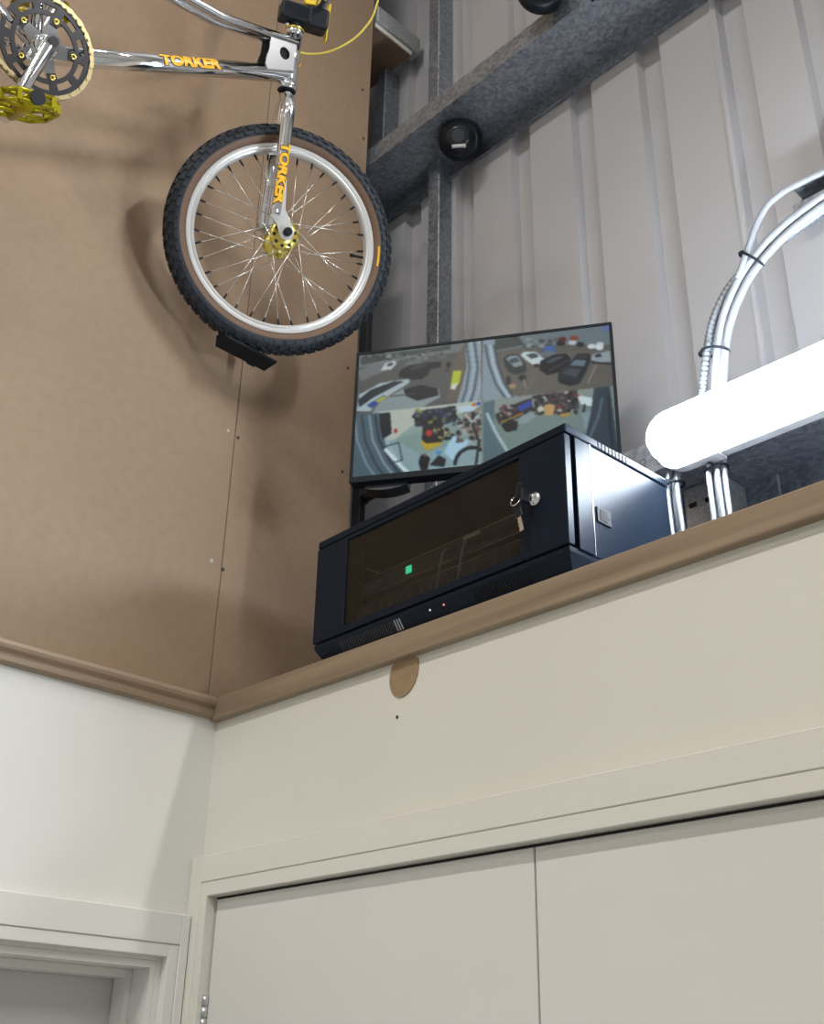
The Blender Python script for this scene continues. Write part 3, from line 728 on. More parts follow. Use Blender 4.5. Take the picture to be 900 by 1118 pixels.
for _ in range(2):
    P_ = np.pad(IMG, ((1, 1), (1, 1), (0, 0)), 'edge'); IMG = sum(P_[i:i+IMG.shape[0], j:j+IMG.shape[1]]*(2 if i == 1 else 1)*(2 if j == 1 else 1) for i in range(3) for j in range(3))/16
IMG = np.clip((IMG-0.03)*1.03, 0, 1)**1.32*np.array([0.93, 0.97, 1.0])
lin = np.where(IMG < 0.04045, IMG/12.92, ((IMG+0.055)/1.055)**2.4)
sw_, sh_ = MW-2*bz, MH-bz-chin
vx = -MW/2+bz + gu*sw_; vy = MH/2-bz - gv*sh_
verts = np.stack([vx.ravel(), vy.ravel(), np.full(gu.size, -0.0022)], 1)
ii = (np.arange(GH)[:, None]*(GW+1) + np.arange(GW)[None, :]).ravel()
faces = np.stack([ii, ii+GW+1, ii+GW+2, ii+1], 1)
me2 = bpy.data.meshes.new('screen'); me2.from_pydata(verts.tolist(), [], faces.tolist())
at_ = me2.color_attributes.new('picture', 'FLOAT_COLOR', 'POINT')
at_.data.foreach_set('color', np.concatenate([lin.reshape(-1, 3), np.ones((gu.size, 1))], 1).astype(np.float32).ravel())
me2.materials.append(MATS['screen_picture'])
so = bpy.data.objects.new('screen', me2); COL.objects.link(so); so.parent = mon

# swing arm on the back of the monitor, reaching to the black upright (parts of the monitor)
MI = MM.inverted()
def ml(p): return MI @ Vector(p)
wp = Vector((0.0305, 0.3245, mc.z)); mid = wp + Vector((0.22, -0.005, 0)); end = mc - mn*0.086
bm = BM(); add_tube(bm, [ml(wp), ml(wp+Vector((0.006, 0, 0)))], 0.016, 12); add_tube(bm, [ml(wp+Vector((0.006, 0, 0))), ml(wp+Vector((0.03, 0, 0))), ml(mid)], 0.012, 10)
add_tube(bm, [ml(mid), ml(end)], 0.012, 10); arm = obj('swing_arm', bm, 'black_plastic', mon)
bm = BM(); add_tube(bm, [ml(mid-Vector((0, 0, 0.03))), ml(mid+Vector((0, 0, 0.03)))], 0.017, 14); obj('elbow', bm, 'black_plastic', arm)
bm = BM(); add_box(bm, (-0.05, -0.05, -0.088), (0.05, 0.05, -0.0505), 0.002); obj('mount_plate', bm, 'black_plastic', arm)

# ================================================================== DOME CAMERAS on the upper rail
def turret(M, label, deep_base=True):
    M = M @ Matrix.Scale(1.28, 4)
    root = thing('dome_camera', label, 'camera', M)
    dz = 0.014 if deep_base else 0.0
    b = BM(); add_lathe(b, [(0, 0), (0.044, 0), (0.046, 0.003), (0.046, 0.012+dz), (0.043, 0.022+dz), (0.036, 0.028+dz), (0.0, 0.028+dz)], 32); obj('base_ring', b, 'black_plastic', root)
    b = BM(); bmesh.ops.create_uvsphere(b, u_segments=28, v_segments=18, radius=0.034, matrix=T(0, 0, 0.038+dz))
    for f in b.faces: f.smooth = True
    ball = obj('eyeball', b, 'black_plastic', root)
    return root, ball
DOME1 = (0.2660, 0.4060, zr(2.262))
DOME2 = (0.640, 0.300, RAILU+0.090)
# camera 1 hangs from the web underside, looking into the room
AX1 = Vector((0.42, -0.53, -0.735)).normalized()
BALL1 = Vector(DOME1)
M = Matrix.Translation(BALL1 - AX1*0.052*1.28) @ AX1.to_track_quat('Z', 'Y').to_matrix().to_4x4()
look = Vector((0.50, -0.62, -0.62)).normalized()
root, ball = turret(M, 'small black dome camera under the galvanised rail above the screen')
b = BM(); MI1 = (M @ Matrix.Scale(1.28, 4)).inverted(); p_ = BALL1 - AX1*0.055
add_tube(b, [MI1 @ Vector((p_.x-0.005, p_.y+0.012, RAILU-0.0005)), MI1 @ p_], 0.030, 20); obj('mount_base', b, 'black_plastic', root)
li = (M.to_3x3().inverted() @ look).normalized()
Q = li.to_track_quat('Z', 'Y').to_matrix().to_4x4()
b = BM(); add_lathe(b, [(0.0, 0.0355), (0.020, 0.0350), (0.0235, 0.033), (0.025, 0.028)], 24, T(0, 0, 0.052) @ Q); obj('lens_face', b, 'dome_glass', ball)
upv = M.to_3x3().inverted() @ Vector((0, 0, 1)); upv = (upv - li*upv.dot(li)).normalized(); sdv = upv.cross(li)
b = BM(); cpt = Vector((0, 0, 0.052)) + li*0.0335 - upv*0.0165
add_tube(b, [cpt - sdv*0.0145, cpt + sdv*0.0145], 0.004, 8); obj('white_bar', b, 'label_white', ball)  # white bar across the lower lens face
b = BM(); cpt = Vector((0, 0, 0.052)) + li*0.036 + upv*0.004; add_disc(b, cpt - li*0.002, li, 0.013, 0.003, 20); obj('lens', b, 'switch_dark', ball)
# camera 2 at the top edge of the photograph, on a bracket above the rail flange
look2 = Vector((0.70, -0.62, -0.35)).normalized()
M = T(*DOME2) @ look2.to_track_quat('Z', 'Y').to_matrix().to_4x4()
root, ball = turret(M, 'black dome camera with pale face on a bracket above the galvanised rail', False)
b = BM(); add_lathe(b, [(0.0, 0.0358), (0.021, 0.0352), (0.0245, 0.0325)], 24, T(0, 0, 0.038) @ Matrix.Rotation(math.radians(10), 4, 'X')); obj('lens_face', b, 'label_white', ball)
b = BM(); MI2 = (M @ Matrix.Scale(1.28, 4)).inverted()
add_tube(b, [MI2 @ (Vector(DOME2)-look2*0.001), MI2 @ Vector((DOME2[0]-0.012, Yi+0.014, DOME2[2])), MI2 @ Vector((DOME2[0]-0.012, Yi+0.014, RAILU+0.004))], 0.008, 8); obj('bracket_arm', b, 'black_plastic', root)
bm = BM(); add_box(bm, (0.764, Yi-0.006, RAILU-0.022), (0.772, Yi-0.0004, RAILU+0.022), 0.001)
tag(obj('cable_clip', bm, 'black_plastic'), 'thin black cable clip on the rail beside the pale-faced dome camera', 'clip')

# ================================================================== CABLES
def cable_thing(name, label, cat, loc): return thing(name, label, cat, T(*loc))
def bundle(x0, x1, y, label, mats, splay):
    root = thing('cable_bundle', label, 'cables', T((x0+x1)/2, y, LEDGE))
    n = len(mats)
    for i, mt in enumerate(mats):
        dx = (x0-x1)/2 + (x1-x0)*(i+0.5)/n; dy = 0.004*((i % 2)*2-1)
        r = (x1-x0)/n*0.56
        tp = splay[i]
        pts = catmull([(dx, dy, 0.0005), (dx, dy, 0.16), (dx, dy, 0.275), (dx*0.7+tp[0]*0.4, 0.014+0.3*dy, 0.33), (tp[0], 0.017+dy*0.3, 0.37), (tp[0], 0.017+dy*0.2, 0.396)], 6)
        b = BM(); add_tube(b, pts, r, 10); obj('cable', b, mt, root)
    b = BM(); w2 = (x1-x0)/2+0.0035
    loop = [(w2*math.cos(t), 0.0155*math.sin(t), 0.268) for t in [2*math.pi*k/18 for k in range(19)]]
    add_tube(b, loop, 0.0025, 6, False); add_box(b, (-0.006, -0.021, 0.263), (0.002, -0.0145, 0.273), 0.001); obj('cable_tie', b, 'black_matt', root)
    return root
YC = 0.302
bundle(0.862, 0.892, YC, 'bundle of silver grey cables rising from the ledge beside the rack', ['flex_steel', 'grey_pvc', 'flex_steel'], [(0.05, 0), (0.06, 0), (0.07, 0)])
bundle(0.945, 0.978, YC, 'bundle of pale tied cables rising from the ledge in front of the slotted post', ['white_pvc', 'grey_pvc', 'flex_steel', 'white_pvc'], [(0.0, 0), (0.005, 0), (0.014, 0), (0.022, 0)])
# upper sweep: cables leaving the top of the strip lamp
up_ = thing('cable_sweep', 'sweep of white cables and grey flexible conduit curving up above the strip lamp', 'cables', T(0.955, 0.31, zr(1.12)))
base = Vector((0.955, 0.31, zr(1.12)))
def sweep(off, r, mt, name='cable', flex=False, pts=None):
    P = pts or [(0.952, 0.316, 1.085), (0.962, 0.312, 1.120), (0.978, 0.302, 1.175), (1.000, 0.30, 1.243), (1.040, 0.30, 1.305), (1.086, 0.30, 1.343), (1.150, 0.30, 1.372), (1.26, 0.305, 1.396), (1.45, 0.32, 1.42), (1.9, 0.33, 1.43)]
    P2 = []
    for i, p in enumerate(P):
        o_ = off if isinstance(off[0], (int, float)) else off[min(i, len(off)-1)]
        P2.append(Vector((p[0]+o_[0], p[1]+o_[1], zr(p[2]+o_[2]))) - base)
    P2 = catmull(P2, 10 if flex else 6)
    b = BM()
    if flex:
        n = len(P2); fine = []
        for i in range(n-1):
            for k in range(3): fine.append(P2[i].lerp(P2[i+1], k/3))
        rr_ = [r*(1.0 if (i//2) % 2 else 0.82) for i in range(len(fine))]
        add_tube(b, fine, rr_, 10)
    else: add_tube(b, P2, r, 10)
    obj(name, b, mt, up_)
sweep((0.010, 0, -0.004), 0.0075, 'white_pvc'); sweep((0.020, 0.006, -0.016), 0.0075, 'white_pvc'); sweep((0.004, 0.012, 0.0), 0.006, 'grey_pvc')
sweep((0.010, 0, 0), 0.0085, 'flex_steel', 'flexible_conduit', True, [(0.925, 0.318, 1.085), (0.938, 0.312, 1.125), (0.960, 0.302, 1.185), (0.982, 0.30, 1.243), (1.022, 0.306, 1.303), (1.080, 0.318, 1.340), (1.150, 0.326, 1.364), (1.26, 0.33, 1.383), (1.6, 0.335, 1.395)])
sweep((0, 0, 0), 0.006, 'white_pvc', 'cable', False, [(1.05, 0.296, 1.300), (1.082, 0.29, 1.350), (1.108, 0.29, 1.395), (1.145, 0.29, 1.422), (1.22, 0.30, 1.431), (1.45, 0.33, 1.425)])
for (cx, cy, cz, tx, tz) in ((0.984, 0.304, 1.180, 0.30, 1.0), (1.078, 0.303, 1.332, 0.75, 0.62)):
    t = Vector((tx, 0, tz)).normalized(); nn = Vector((-t.z, 0, t.x))
    b = BM(); cc = Vector((cx, cy, zr(cz))) - base
    loop = [cc + nn*0.026*math.cos(k*2*math.pi/18) + Vector((0, 1, 0))*0.019*math.sin(k*2*math.pi/18) for k in range(19)]
    add_tube(b, loop, 0.0026, 6, False); add_box(b, (-0.005, -0.004, -0.004), (0.005, 0.004, 0.004), M=T(*(cc + nn*0.027))); obj('cable_tie', b, 'black_matt', up_)
# short galvanised channel at the right
ch = thing('steel_channel', 'length of galvanised channel on the cladding behind the white cable loop', 'channel', T(1.104, 0.45, zr(1.515)))
bm = BM()
prof = [(0.0, 0.0), (0.0495, 0.0), (0.0495, 0.068), (0.0, 0.068), (0.0, 0.052), (0.003, 0.052), (0.003, 0.065), (0.0465, 0.065), (0.0465, 0.003), (0.003, 0.003), (0.003, 0.016), (0.0, 0.016)]
A = [bm.verts.new((0, y, z)) for y, z in prof]; B_ = [bm.verts.new((1.6, y, z)) for y, z in prof]; n = len(prof)
for i in range(n): bm.faces.new((A[i], A[(i+1) % n], B_[(i+1) % n], B_[i]))
bm.faces.new(A[::-1]); bm.faces.new(B_)
obj('channel_body', bm, 'galv', ch)

# ================================================================== LETTERING helper
def text_mesh(body, offset=0.0):
    c = bpy.data.curves.new('txt', 'FONT'); c.body = body; c.offset = offset; c.resolution_u = 3
    o = bpy.data.objects.new('txt', c); COL.objects.link(o)
    bpy.context.view_layer.update()
    me = bpy.data.meshes.new_from_object(o.evaluated_get(bpy.context.evaluated_depsgraph_get()))
    bpy.data.objects.remove(o); bpy.data.curves.remove(c)
    return me
def wrapped_text(body, offset, length, height, P0, t, n, up, r, lift, mats, parent, name, ref=None):
    me = text_mesh(body, offset); b = BM(); b.from_mesh(me); bpy.data.meshes.remove(me)
    xs_ = [v.co.x for v in b.verts]; ys_ = [v.co.y for v in b.verts]
    if ref is None: ref = (min(xs_), max(xs_), min(ys_), max(ys_))
    x0, x1, y0, y1 = ref
    for v in b.verts: v.co = Vector(((v.co.x-x0)/(x1-x0)*length, ((v.co.y-y0)/(y1-y0)-0.5)*height, 0))
    for k in range(-5, 6):
        bmesh.ops.bisect_plane(b, geom=b.verts[:]+b.edges[:]+b.faces[:], plane_co=(0, k*height/11, 0), plane_no=(0, 1, 0))
    for v in b.verts:
        a = v.co.y/r; v.co = P0 + t*v.co.x + (r+lift)*(n*math.cos(a) + up*math.sin(a))
    return obj(name, b, mats, parent), ref

# hand written figures on the lower rail flange
for ch_, x, zz, sz in (('8', 0.785, 1.026, 0.036), ('4', 0.838, 1.030, 0.030)):
    me = text_mesh(ch_); b = BM(); b.from_mesh(me); bpy.data.meshes.remove(me)
    bmesh.ops.transform(b, matrix=T(x, Yi-0.0004, zr(zz)) @ Matrix.Rotation(math.radians(90), 4, 'X') @ Matrix.Rotation(math.radians(-6), 4, 'Z') @ Matrix.Scale(sz, 4), verts=b.verts)
    obj('figure_mark', b, 'ink', r_low)

# ================================================================== BICYCLE
O3 = Vector((0.18366617, -0.1166495, 1.66476601+E))
Bm = Matrix(((-0.08594033, 0.31814639, 0.9441383), (0.99324202, 0.10155303, 0.05618967), (-0.07800356, 0.94258679, -0.32472387)))
BMX = Bm.to_4x4(); BMX.translation = O3
bike = thing('bicycle', 'chrome BMX bicycle with yellow lettering hung against the MDF wall', 'bicycle', BMX)
HA = math.radians(74.0); ST = -0.409135545; RAKE = 0.032
ax = Vector((-math.cos(HA), math.sin(HA), 0)); pf = Vector((math.sin(HA), math.cos(HA), 0)); wv = Vector((0, 0, 1))
S4 = Matrix.Rotation(ST, 4, ax)             # steering about the head axis, which passes the origin
BB = Vector((-0.5906, -0.0012, 0)); RA = Vector((-0.955, 0.010, 0)); FA = pf*RAKE
def sx(s, f=0.0, w=0.0): return ax*s + pf*f + wv*w     # steered-space point
# ---- frame
bm = BM()
add_tube(bm, [ax*0.348, ax*0.462], 0.0185, 20)
dt0, dt1 = BB + Vector((0.012, 0.010, 0)), ax*0.372
add_tube(bm, [dt0, dt1], 0.0185, 18)
seat_top = Vector((-0.685, 0.262, 0))
for s_ in (-1, 1):
    add_tube(bm, [ax*0.442 + wv*s_*0.012, Vector((-0.30, 0.338, s_*0.014)), seat_top + Vector((0.0, -0.03, s_*0.015)), Vector((-0.80, 0.165, s_*0.05)), RA + Vector((0.012, 0.012, s_*0.057))], 0.0098, 12)
    add_tube(bm, [BB + Vector((-0.02, 0, s_*0.025)), BB + Vector((-0.11, 0.004, s_*0.05)), RA + Vector((0.012, 0, s_*0.057))], 0.0095, 12)
    add_box(bm, (RA.x-0.03, RA.y-0.014, s_*0.057-0.003), (RA.x+0.022, RA.y+0.014, s_*0.057+0.003), 0.001)
add_tube(bm, [BB, seat_top], 0.0145, 16)
add_tube(bm, [BB - wv*0.034, BB + wv*0.034], 0.026, 24)
frame = obj('frame', bm, 'chrome', bike)
# gusset plates with a hole either side of the head
gp = [(-0.186, 0.392), (-0.120, 0.420), (-0.099, 0.352), (-0.160, 0.312), (-0.176, 0.330), (-0.176, 0.360)]
hc = Vector((-0.140, 0.378)); hr = 0.0135
for s_ in (-1, 1):
    b = BM(); n = 24; outer = []
    for k in range(n):
        a = 2*math.pi*k/n; d = Vector((math.cos(a), math.sin(a))); best = None
        for i in range(len(gp)):
            p, q2 = Vector(gp[i]), Vector(gp[(i+1) % len(gp)]); e = q2-p; den = d.x*e.y-d.y*e.x
            if abs(den) < 1e-9: continue
            tt = ((p.x-hc.x)*e.y-(p.y-hc.y)*e.x)/den; uu = ((p.x-hc.x)*d.y-(p.y-hc.y)*d.x)/den
            if tt > 0 and -1e-6 <= uu <= 1+1e-6 and (best is None or tt < best): best = tt
        outer.append(hc + d*best)
    inner = [hc + Vector((math.cos(2*math.pi*k/n), math.sin(2*math.pi*k/n)))*hr for k in range(n)]
    L_ = [[b.verts.new((p.x, p.y, s_*0.0165+z)) for p in ring] for z in (-0.0015, 0.0015) for ring in (outer, inner)]
    for k in range(n):
        j = (k+1) % n
        b.faces.new((L_[0][k], L_[0][j], L_[1][j], L_[1][k])); b.faces.new((L_[2][k], L_[3][k], L_[3][j], L_[2][j]))
        b.faces.new((L_[0][k], L_[2][k], L_[2][j], L_[0][j])); b.faces.new((L_[1][k], L_[1][j], L_[3][j], L_[3][k]))
    obj('gusset_plate', b, 'chrome_dull', frame)
b = BM(); add_disc(b, (hc.x, hc.y, 0.004), (0, 0, 1), 0.019, 0.008, 20); obj('gusset_shade', b, 'black_gap', frame)  # black disc between the plates, painted shade inside the holes
for s0, s1, r0, mt, nm in ((0.334, 0.350, 0.0225, 'chrome', 'headset_cup'), (0.460, 0.473, 0.0215, 'chrome', 'headset_cup'), (0.473, 0.477, 0.0215, 'gold_anodised', 'headset_ring'), (0.331, 0.334, 0.0205, 'black_matt', 'bearing_seal')):
    b = BM(); c0, c1 = ax*s0, ax*s1; add_tube(b, [c0, c0.lerp(c1, 0.25), c0.lerp(c1, 0.75), c1], [r0*0.9, r0, r0, r0*0.9], 20); obj(nm, b, mt, frame)
# head badge on the front of the head tube
b = BM(); add_box(b, (0.0175, -0.012, -0.009), (0.0195, 0.014, 0.009), 0.001, M=Matrix.Translation(ax*0.402) @ Matrix.Rotation(HA-math.pi/2, 4, 'Z')); obj('head_badge', b, 'decal_yellow', frame)
# seat post and saddle, rear wheel side
b = BM(); sd = (seat_top-BB).normalized(); add_tube(b, [seat_top - sd*0.05, seat_top + sd*0.14], 0.011, 12); post = obj('seat_post', b, 'chrome', bike)
b = BM()
top = seat_top + sd*0.15
secs = [(-0.13, 0.066, 0.018), (-0.10, 0.072, 0.022), (-0.03, 0.055, 0.018), (0.04, 0.026, 0.014), (0.11, 0.017, 0.012), (0.135, 0.008, 0.006)]
rings = []
for u, hw, hh in secs:
    rings.append([b.verts.new((top.x+u, top.y+hh*math.sin(a)+0.006, hw*math.cos(a))) for a in [2*math.pi*k/14 for k in range(14)]])
for i in range(len(rings)-1):
    for k in range(14): f = b.faces.new((rings[i][k], rings[i][(k+1) % 14], rings[i+1][(k+1) % 14], rings[i+1][k])); f.smooth = True
b.faces.new(rings[0][::-1]); b.faces.new(rings[-1]); obj('saddle', b, 'black_plastic', bike)
# lettering on the down tube
tdir = (dt1-dt0).normalized(); upd = wv.cross(tdir)
start = Vector((-0.381, 0.158, 0)); start = dt0 + tdir*((start-dt0).dot(tdir))
n0 = (wv*0.97 + upd*0.25).normalized(); u0 = n0.cross(tdir)
o1, rf = wrapped_text('TORKER', 0.10, 0.152, 0.026, start, tdir, n0, u0, 0.0185, 0.0005, 'decal_black', frame, 'lettering_outline')
_, _ = wrapped_text('TORKER', 0.055, 0.152, 0.026, start, tdir, n0, u0, 0.0185, 0.0010, 'decal_yellow', frame, 'lettering', rf)
# ---- fork (steered)
bm = BM()
add_tube(bm, [sx(0.20), sx(0.332)], 0.0135, 16)
for s_ in (-1, 1):
    add_tube(bm, catmull([sx(0.322, 0, s_*0.004), sx(0.306, 0, s_*0.024), sx(0.286, 0, s_*0.044), sx(0.262, 0, s_*0.053), sx(0.20, 0, s_*0.055), sx(0.10, 0, s_*0.055), sx(0.030, 0, s_*0.055)], 5), 0.0142, 16)
fork = obj('fork', bm, 'chrome', bike, S4)
for s_ in (-1, 1):
    b = BM()
    M = Matrix.Identity(4)
    for i in range(3): M[i][0], M[i][1], M[i][2] = pf[i], ax[i], (0, 0, 1)[i]
    poly = [(-0.008, 0.040), (0.016, 0.115), (0.022, 0.050), (RAKE+0.016, 0.004), (RAKE+0.011, -0.012), (RAKE, -0.017), (RAKE-0.012, -0.012), (0.008, 0.014), (-0.010, 0.030)]
    add_prism(b, poly, s_*0.0525-0.0025, s_*0.0525+0.0025, M); obj('dropout', b, 'rim_silver', fork)
    b = BM(); c0 = FA + wv*s_*0.0555; add_tube(b, [c0, c0+wv*s_*0.010, c0+wv*s_*0.013], [0.0095, 0.0095, 0.006], 14); obj('axle_nut', b, 'black_plastic', fork)
td = -ax; upf = wv.cross(td); st0 = sx(0.190, 0, 0.055)
n0 = (wv*0.985 + upf*0.17).normalized(); u0 = n0.cross(td)
_, rf = wrapped_text('TORKER', 0.10, 0.142, 0.026, st0, td, n0, u0, 0.0142, 0.0005, 'decal_black', fork, 'lettering_outline')
_, _ = wrapped_text('TORKER', 0.055, 0.142, 0.026, st0, td, n0, u0, 0.0142, 0.0010, 'decal_yellow', fork, 'lettering', rf)
# ---- stem and handlebar (steered)
HM = Matrix.Identity(4)
for i in range(3): HM[i][0], HM[i][1], HM[i][2] = pf[i], ax[i], (0, 0, 1)[i]     # local x forward, y up the axis
bm = BM()
add_tube(bm, [sx(0.476), sx(0.500)], 0.0145, 16)
add_box(bm, (-0.040, 0.490, -0.021), (0.030, 0.530, 0.021), 0.006, M=HM, seg=2)
add_box(bm, (0.020, 0.486, -0.024), (0.070, 0.534, 0.024), 0.008, M=HM, seg=2)
stem = obj('stem', bm, 'black_plastic', bike, S4)
for z in (-0.013, 0.013):
    b = BM(); add_tube(b, [sx(0.528, 0.030, z), sx(0.536, 0.030, z)], 0.005, 8); obj('stem_bolt', b, 'black_matt', stem)
b = BM(); add_tube(b, [sx(0.49, -0.018, 0.0), sx(0.478, -0.018, 0.0)], 0.006, 8); obj('stem_bolt', b, 'chrome', stem)
bm = BM(); cb = sx(0.540, 0.048)
halves = []
for s_ in (-1, 1):
    pts = catmull([cb, cb + wv*s_*0.045, cb + wv*s_*0.075 + ax*0.02, cb + wv*s_*0.17 + ax*0.175 - pf*0.01, cb + wv*s_*0.20 + ax*0.205 - pf*0.018, cb + wv*s_*0.335 + ax*0.215 - pf*0.05], 6)
    add_tube(bm, pts, 0.0111, 12)
add_tube(bm, [cb + wv*-0.142 + ax*0.130, cb + wv*0.142 + ax*0.130], 0.008, 10)
bar = obj('handlebar', bm, 'chrome', bike, S4)
for s_ in (-1, 1):
    b = BM(); e1 = cb + wv*s_*0.335 + ax*0.215 - pf*0.05; e0 = cb + wv*s_*0.225 + ax*0.2075 - pf*0.0245
    add_tube(b, [e0, e0.lerp(e1, 0.05), e1], [0.018, 0.0145, 0.0145], 12); obj('grip', b, 'yellow_plastic', bar)
b = BM()
add_box(b, (0.072, 0.478, -0.030), (0.076, 0.565, -0.008), 0.001, M=HM @ T(0, 0, 0)); add_box(b, (0.010, 0.535, 0.004), (0.036, 0.556, 0.018), 0.002, M=HM); obj('yellow_strap', b, 'yellow_plastic', bike, S4)
# yellow brake cable looping in front of the head tube
b = BM()
cab = catmull([Vector((-0.130, 0.424, -0.015)), Vector((-0.098, 0.423, 0.0)), Vector((-0.064, 0.446, 0.004)), Vector((-0.030, 0.484, 0.004)), Vector((0.006, 0.543, 0.0)), Vector((0.028, 0.600, 0.0)), Vector((0.036, 0.660, 0.0)), Vector((0.022, 0.735, -0.01)), Vector((-0.03, 0.775, -0.06)), Vector((-0.10, 0.772, -0.13))], 8)
add_tube(b, cab, 0.0026, 8); obj('brake_cable', b, 'yellow_cable', bike)

# ---- wheels: tyre, rim, spokes, hub in wheel space (axle along z)
RT, rt = 0.2290, 0.0232
bm = BM()
prof = []; kinds = []
for k in range(28):
    a = 2*math.pi*k/28; prof.append((RT + rt*math.cos(a), rt*1.02*math.sin(a)))
def tmi(i):
    a = 2*math.pi*(i+0.5)/28; return 1 if math.cos(a) < -0.33 else 0
add_lathe(bm, prof, 96, None, True, tmi)
nb = 62
for k in range(nb):
    a0 = 2*math.pi*k/nb
    for j, (tilt, wd, off) in enumerate(((84, 0.007, 0.0), (56, 0.010, 0.5), (24, 0.010, 0.0), (-24, 0.010, 0.5), (-56, 0.010, 0.0), (-84, 0.007, 0.5), (0, 0.008, 0.25))):
        a = a0 + off*2*math.pi/nb; tl = math.radians(tilt)
        M = Matrix.Rotation(a, 4, 'Z') @ T(RT, 0, 0) @ Matrix.Rotation(-tl, 4, 'Y') @ T(rt, 0, 0)
        add_box(bm, (-0.003, -0.0068, -wd/2), (0.0032, 0.0068, wd/2), M=M)
tyre_me = obj('tyre', bm, ['rubber', 'skinwall'])
rim_prof = [(0.2075, 0.0155), (0.2095, 0.0145), (0.2095, 0.0125), (0.2040, 0.0120), (0.2040, -0.0120), (0.2095, -0.0125), (0.2095, -0.0145), (0.2075, -0.0155), (0.2025, -0.0150), (0.2000, -0.0135), (0.1965, -0.0150), (0.1930, -0.0125), (0.1900, -0.0060), (0.1900, 0.0060), (0.1930, 0.0125), (0.1965, 0.0150), (0.2000, 0.0135), (0.2025, 0.0150)]
bm = BM(); add_lathe(bm, rim_prof, 96, None, True, 0, False)
rim_me = obj('rim', bm, 'rim_silver')
bm = BM()
add_lathe(bm, [(0.0, -0.047), (0.008, -0.047), (0.008, -0.036), (0.020, -0.0355), (0.033, -0.0345), (0.033, -0.0315), (0.018, -0.030), (0.0135, -0.024), (0.0125, 0), (0.0135, 0.024), (0.018, 0.030), (0.033, 0.0315), (0.033, 0.0345), (0.020, 0.0355), (0.008, 0.036), (0.008, 0.047), (0.0, 0.047)], 40)
hub_me = obj('hub', bm, 'gold_anodised')
bm = BM(); add_disc(bm, (0, 0, 0), (0, 0, 1), 0.0040, 0.0012, 10)
holes_me = obj('flange_hole', bm, 'decal_black')
spk = []
for side in (-1, 1):
    for dirn in (-1, 1):
        bm = BM(); a_h = dirn*math.radians(62); p0 = Vector((0.0300*math.cos(a_h), 0.0300*math.sin(a_h), side*(0.0345 if dirn > 0 else 0.0315))); p1 = Vector((0.1915, 0, side*0.004))
        d = (p1-p0).normalized(); p2 = p1 - d*0.014
        add_tube(bm, [p0, p2], 0.00115, 6); add_tube(bm, [p2, p1], 0.0024, 6, True, 1)
        o = obj('spoke', bm, ['spoke_steel', 'black_plastic']); spk.append((o.data, o, side, dirn))
bm = BM(); add_tube(bm, [(0.190, 0, 0), (0.180, 0, 0), (0.165, 0, 0)], [0.003, 0.003, 0.0026], 8); add_tube(bm, [(0.168, 0, 0), (0.160, 0, 0)], 0.0042, 8)
valve_me = obj('valve', bm, 'black_matt')
def wheel(M, phase):
    ty = inst('tyre', tyre_me.data, bike, M); rm = inst('rim', rim_me.data, bike, M @ Matrix.Rotation(phase, 4, 'Z')); hb = inst('hub', hub_me.data, bike, M)
    for s_ in (-1, 1):
        for k in range(9):
            a = 2*math.pi*k/9; inst('flange_hole', holes_me.data, hb, T(0.0235*math.cos(a), 0.0235*math.sin(a), s_*0.0352-(0.0006)))
    for me, o, side, dirn in spk:
        for k in range(9):
            off = {(1, 1): 0, (1, -1): 20, (-1, 1): 10, (-1, -1): 30}[(side, dirn)]
            inst('spoke', me, rm, Matrix.Rotation(math.radians(off + 40*k), 4, 'Z'))
    inst('valve', valve_me.data, rm, Matrix.Rotation(math.radians(25), 4, 'Z'))
    return ty
WF = S4 @ Matrix.Translation(FA)
ty = wheel(WF, math.radians(-8))
wheel(Matrix.Translation(RA), 0.3)
for o in (tyre_me, rim_me, hub_me, holes_me, valve_me): bpy.data.objects.remove(o)
for me, o, a, b2 in spk: bpy.data.objects.remove(o)
b = BM()          # little yellow size label on the tyre wall
lab = [(0.2225+dr, a) for dr, a in ()]
vs1 = []
for k in range(7):
    a = math.radians(12+12*k/6); vs1.append((b.verts.new((0.2175*math.cos(a), 0.2175*math.sin(a), 0.0212)), b.verts.new((0.2215*math.cos(a), 0.2215*math.sin(a), 0.0236))))
for k in range(6): b.faces.new((vs1[k][0], vs1[k+1][0], vs1[k+1][1], vs1[k][1]))
obj('size_label', b, 'decal_yellow', ty)
# ---- drive side
RZ = BB + wv*0.045
bm = BM(); NA = 150
rb = [0.0470, 0.0580, 0.0665, 0.0780, 0.0870]
ph0 = 2.88063
vg = {}
def pv(i, k):
    key = (i, k % NA)
    if key not in vg: vg[key] = bm.verts.new((rb[i]*math.cos(2*math.pi*k/NA), rb[i]*math.sin(2*math.pi*k/NA), 0))
    return vg[key]
for k in range(NA):
    ang = 2*math.pi*(k+0.5)/NA
    da5 = abs(((ang-ph0 + math.pi/5) % (2*math.pi/5)) - math.pi/5)
    da10 = abs(((ang-ph0 + math.pi/10 + math.pi/10) % (2*math.pi/10)) - math.pi/10)
    for i in range(4):
        if i == 0 and da5 > math.radians(10): continue
        if i == 2 and da10 < math.radians(11.5): continue
        bm.faces.new((pv(i, k), pv(i, k+1), pv(i+1, k+1), pv(i+1, k)))
rr_ = bmesh.ops.extrude_face_region(bm, geom=bm.faces[:]); bmesh.ops.translate(bm, vec=(0, 0, 0.0035), verts=[v for v in rr_['geom'] if isinstance(v, bmesh.types.BMVert)])
ring = obj('chainring', bm, 'ring_black', bike, Matrix.Translation(RZ))
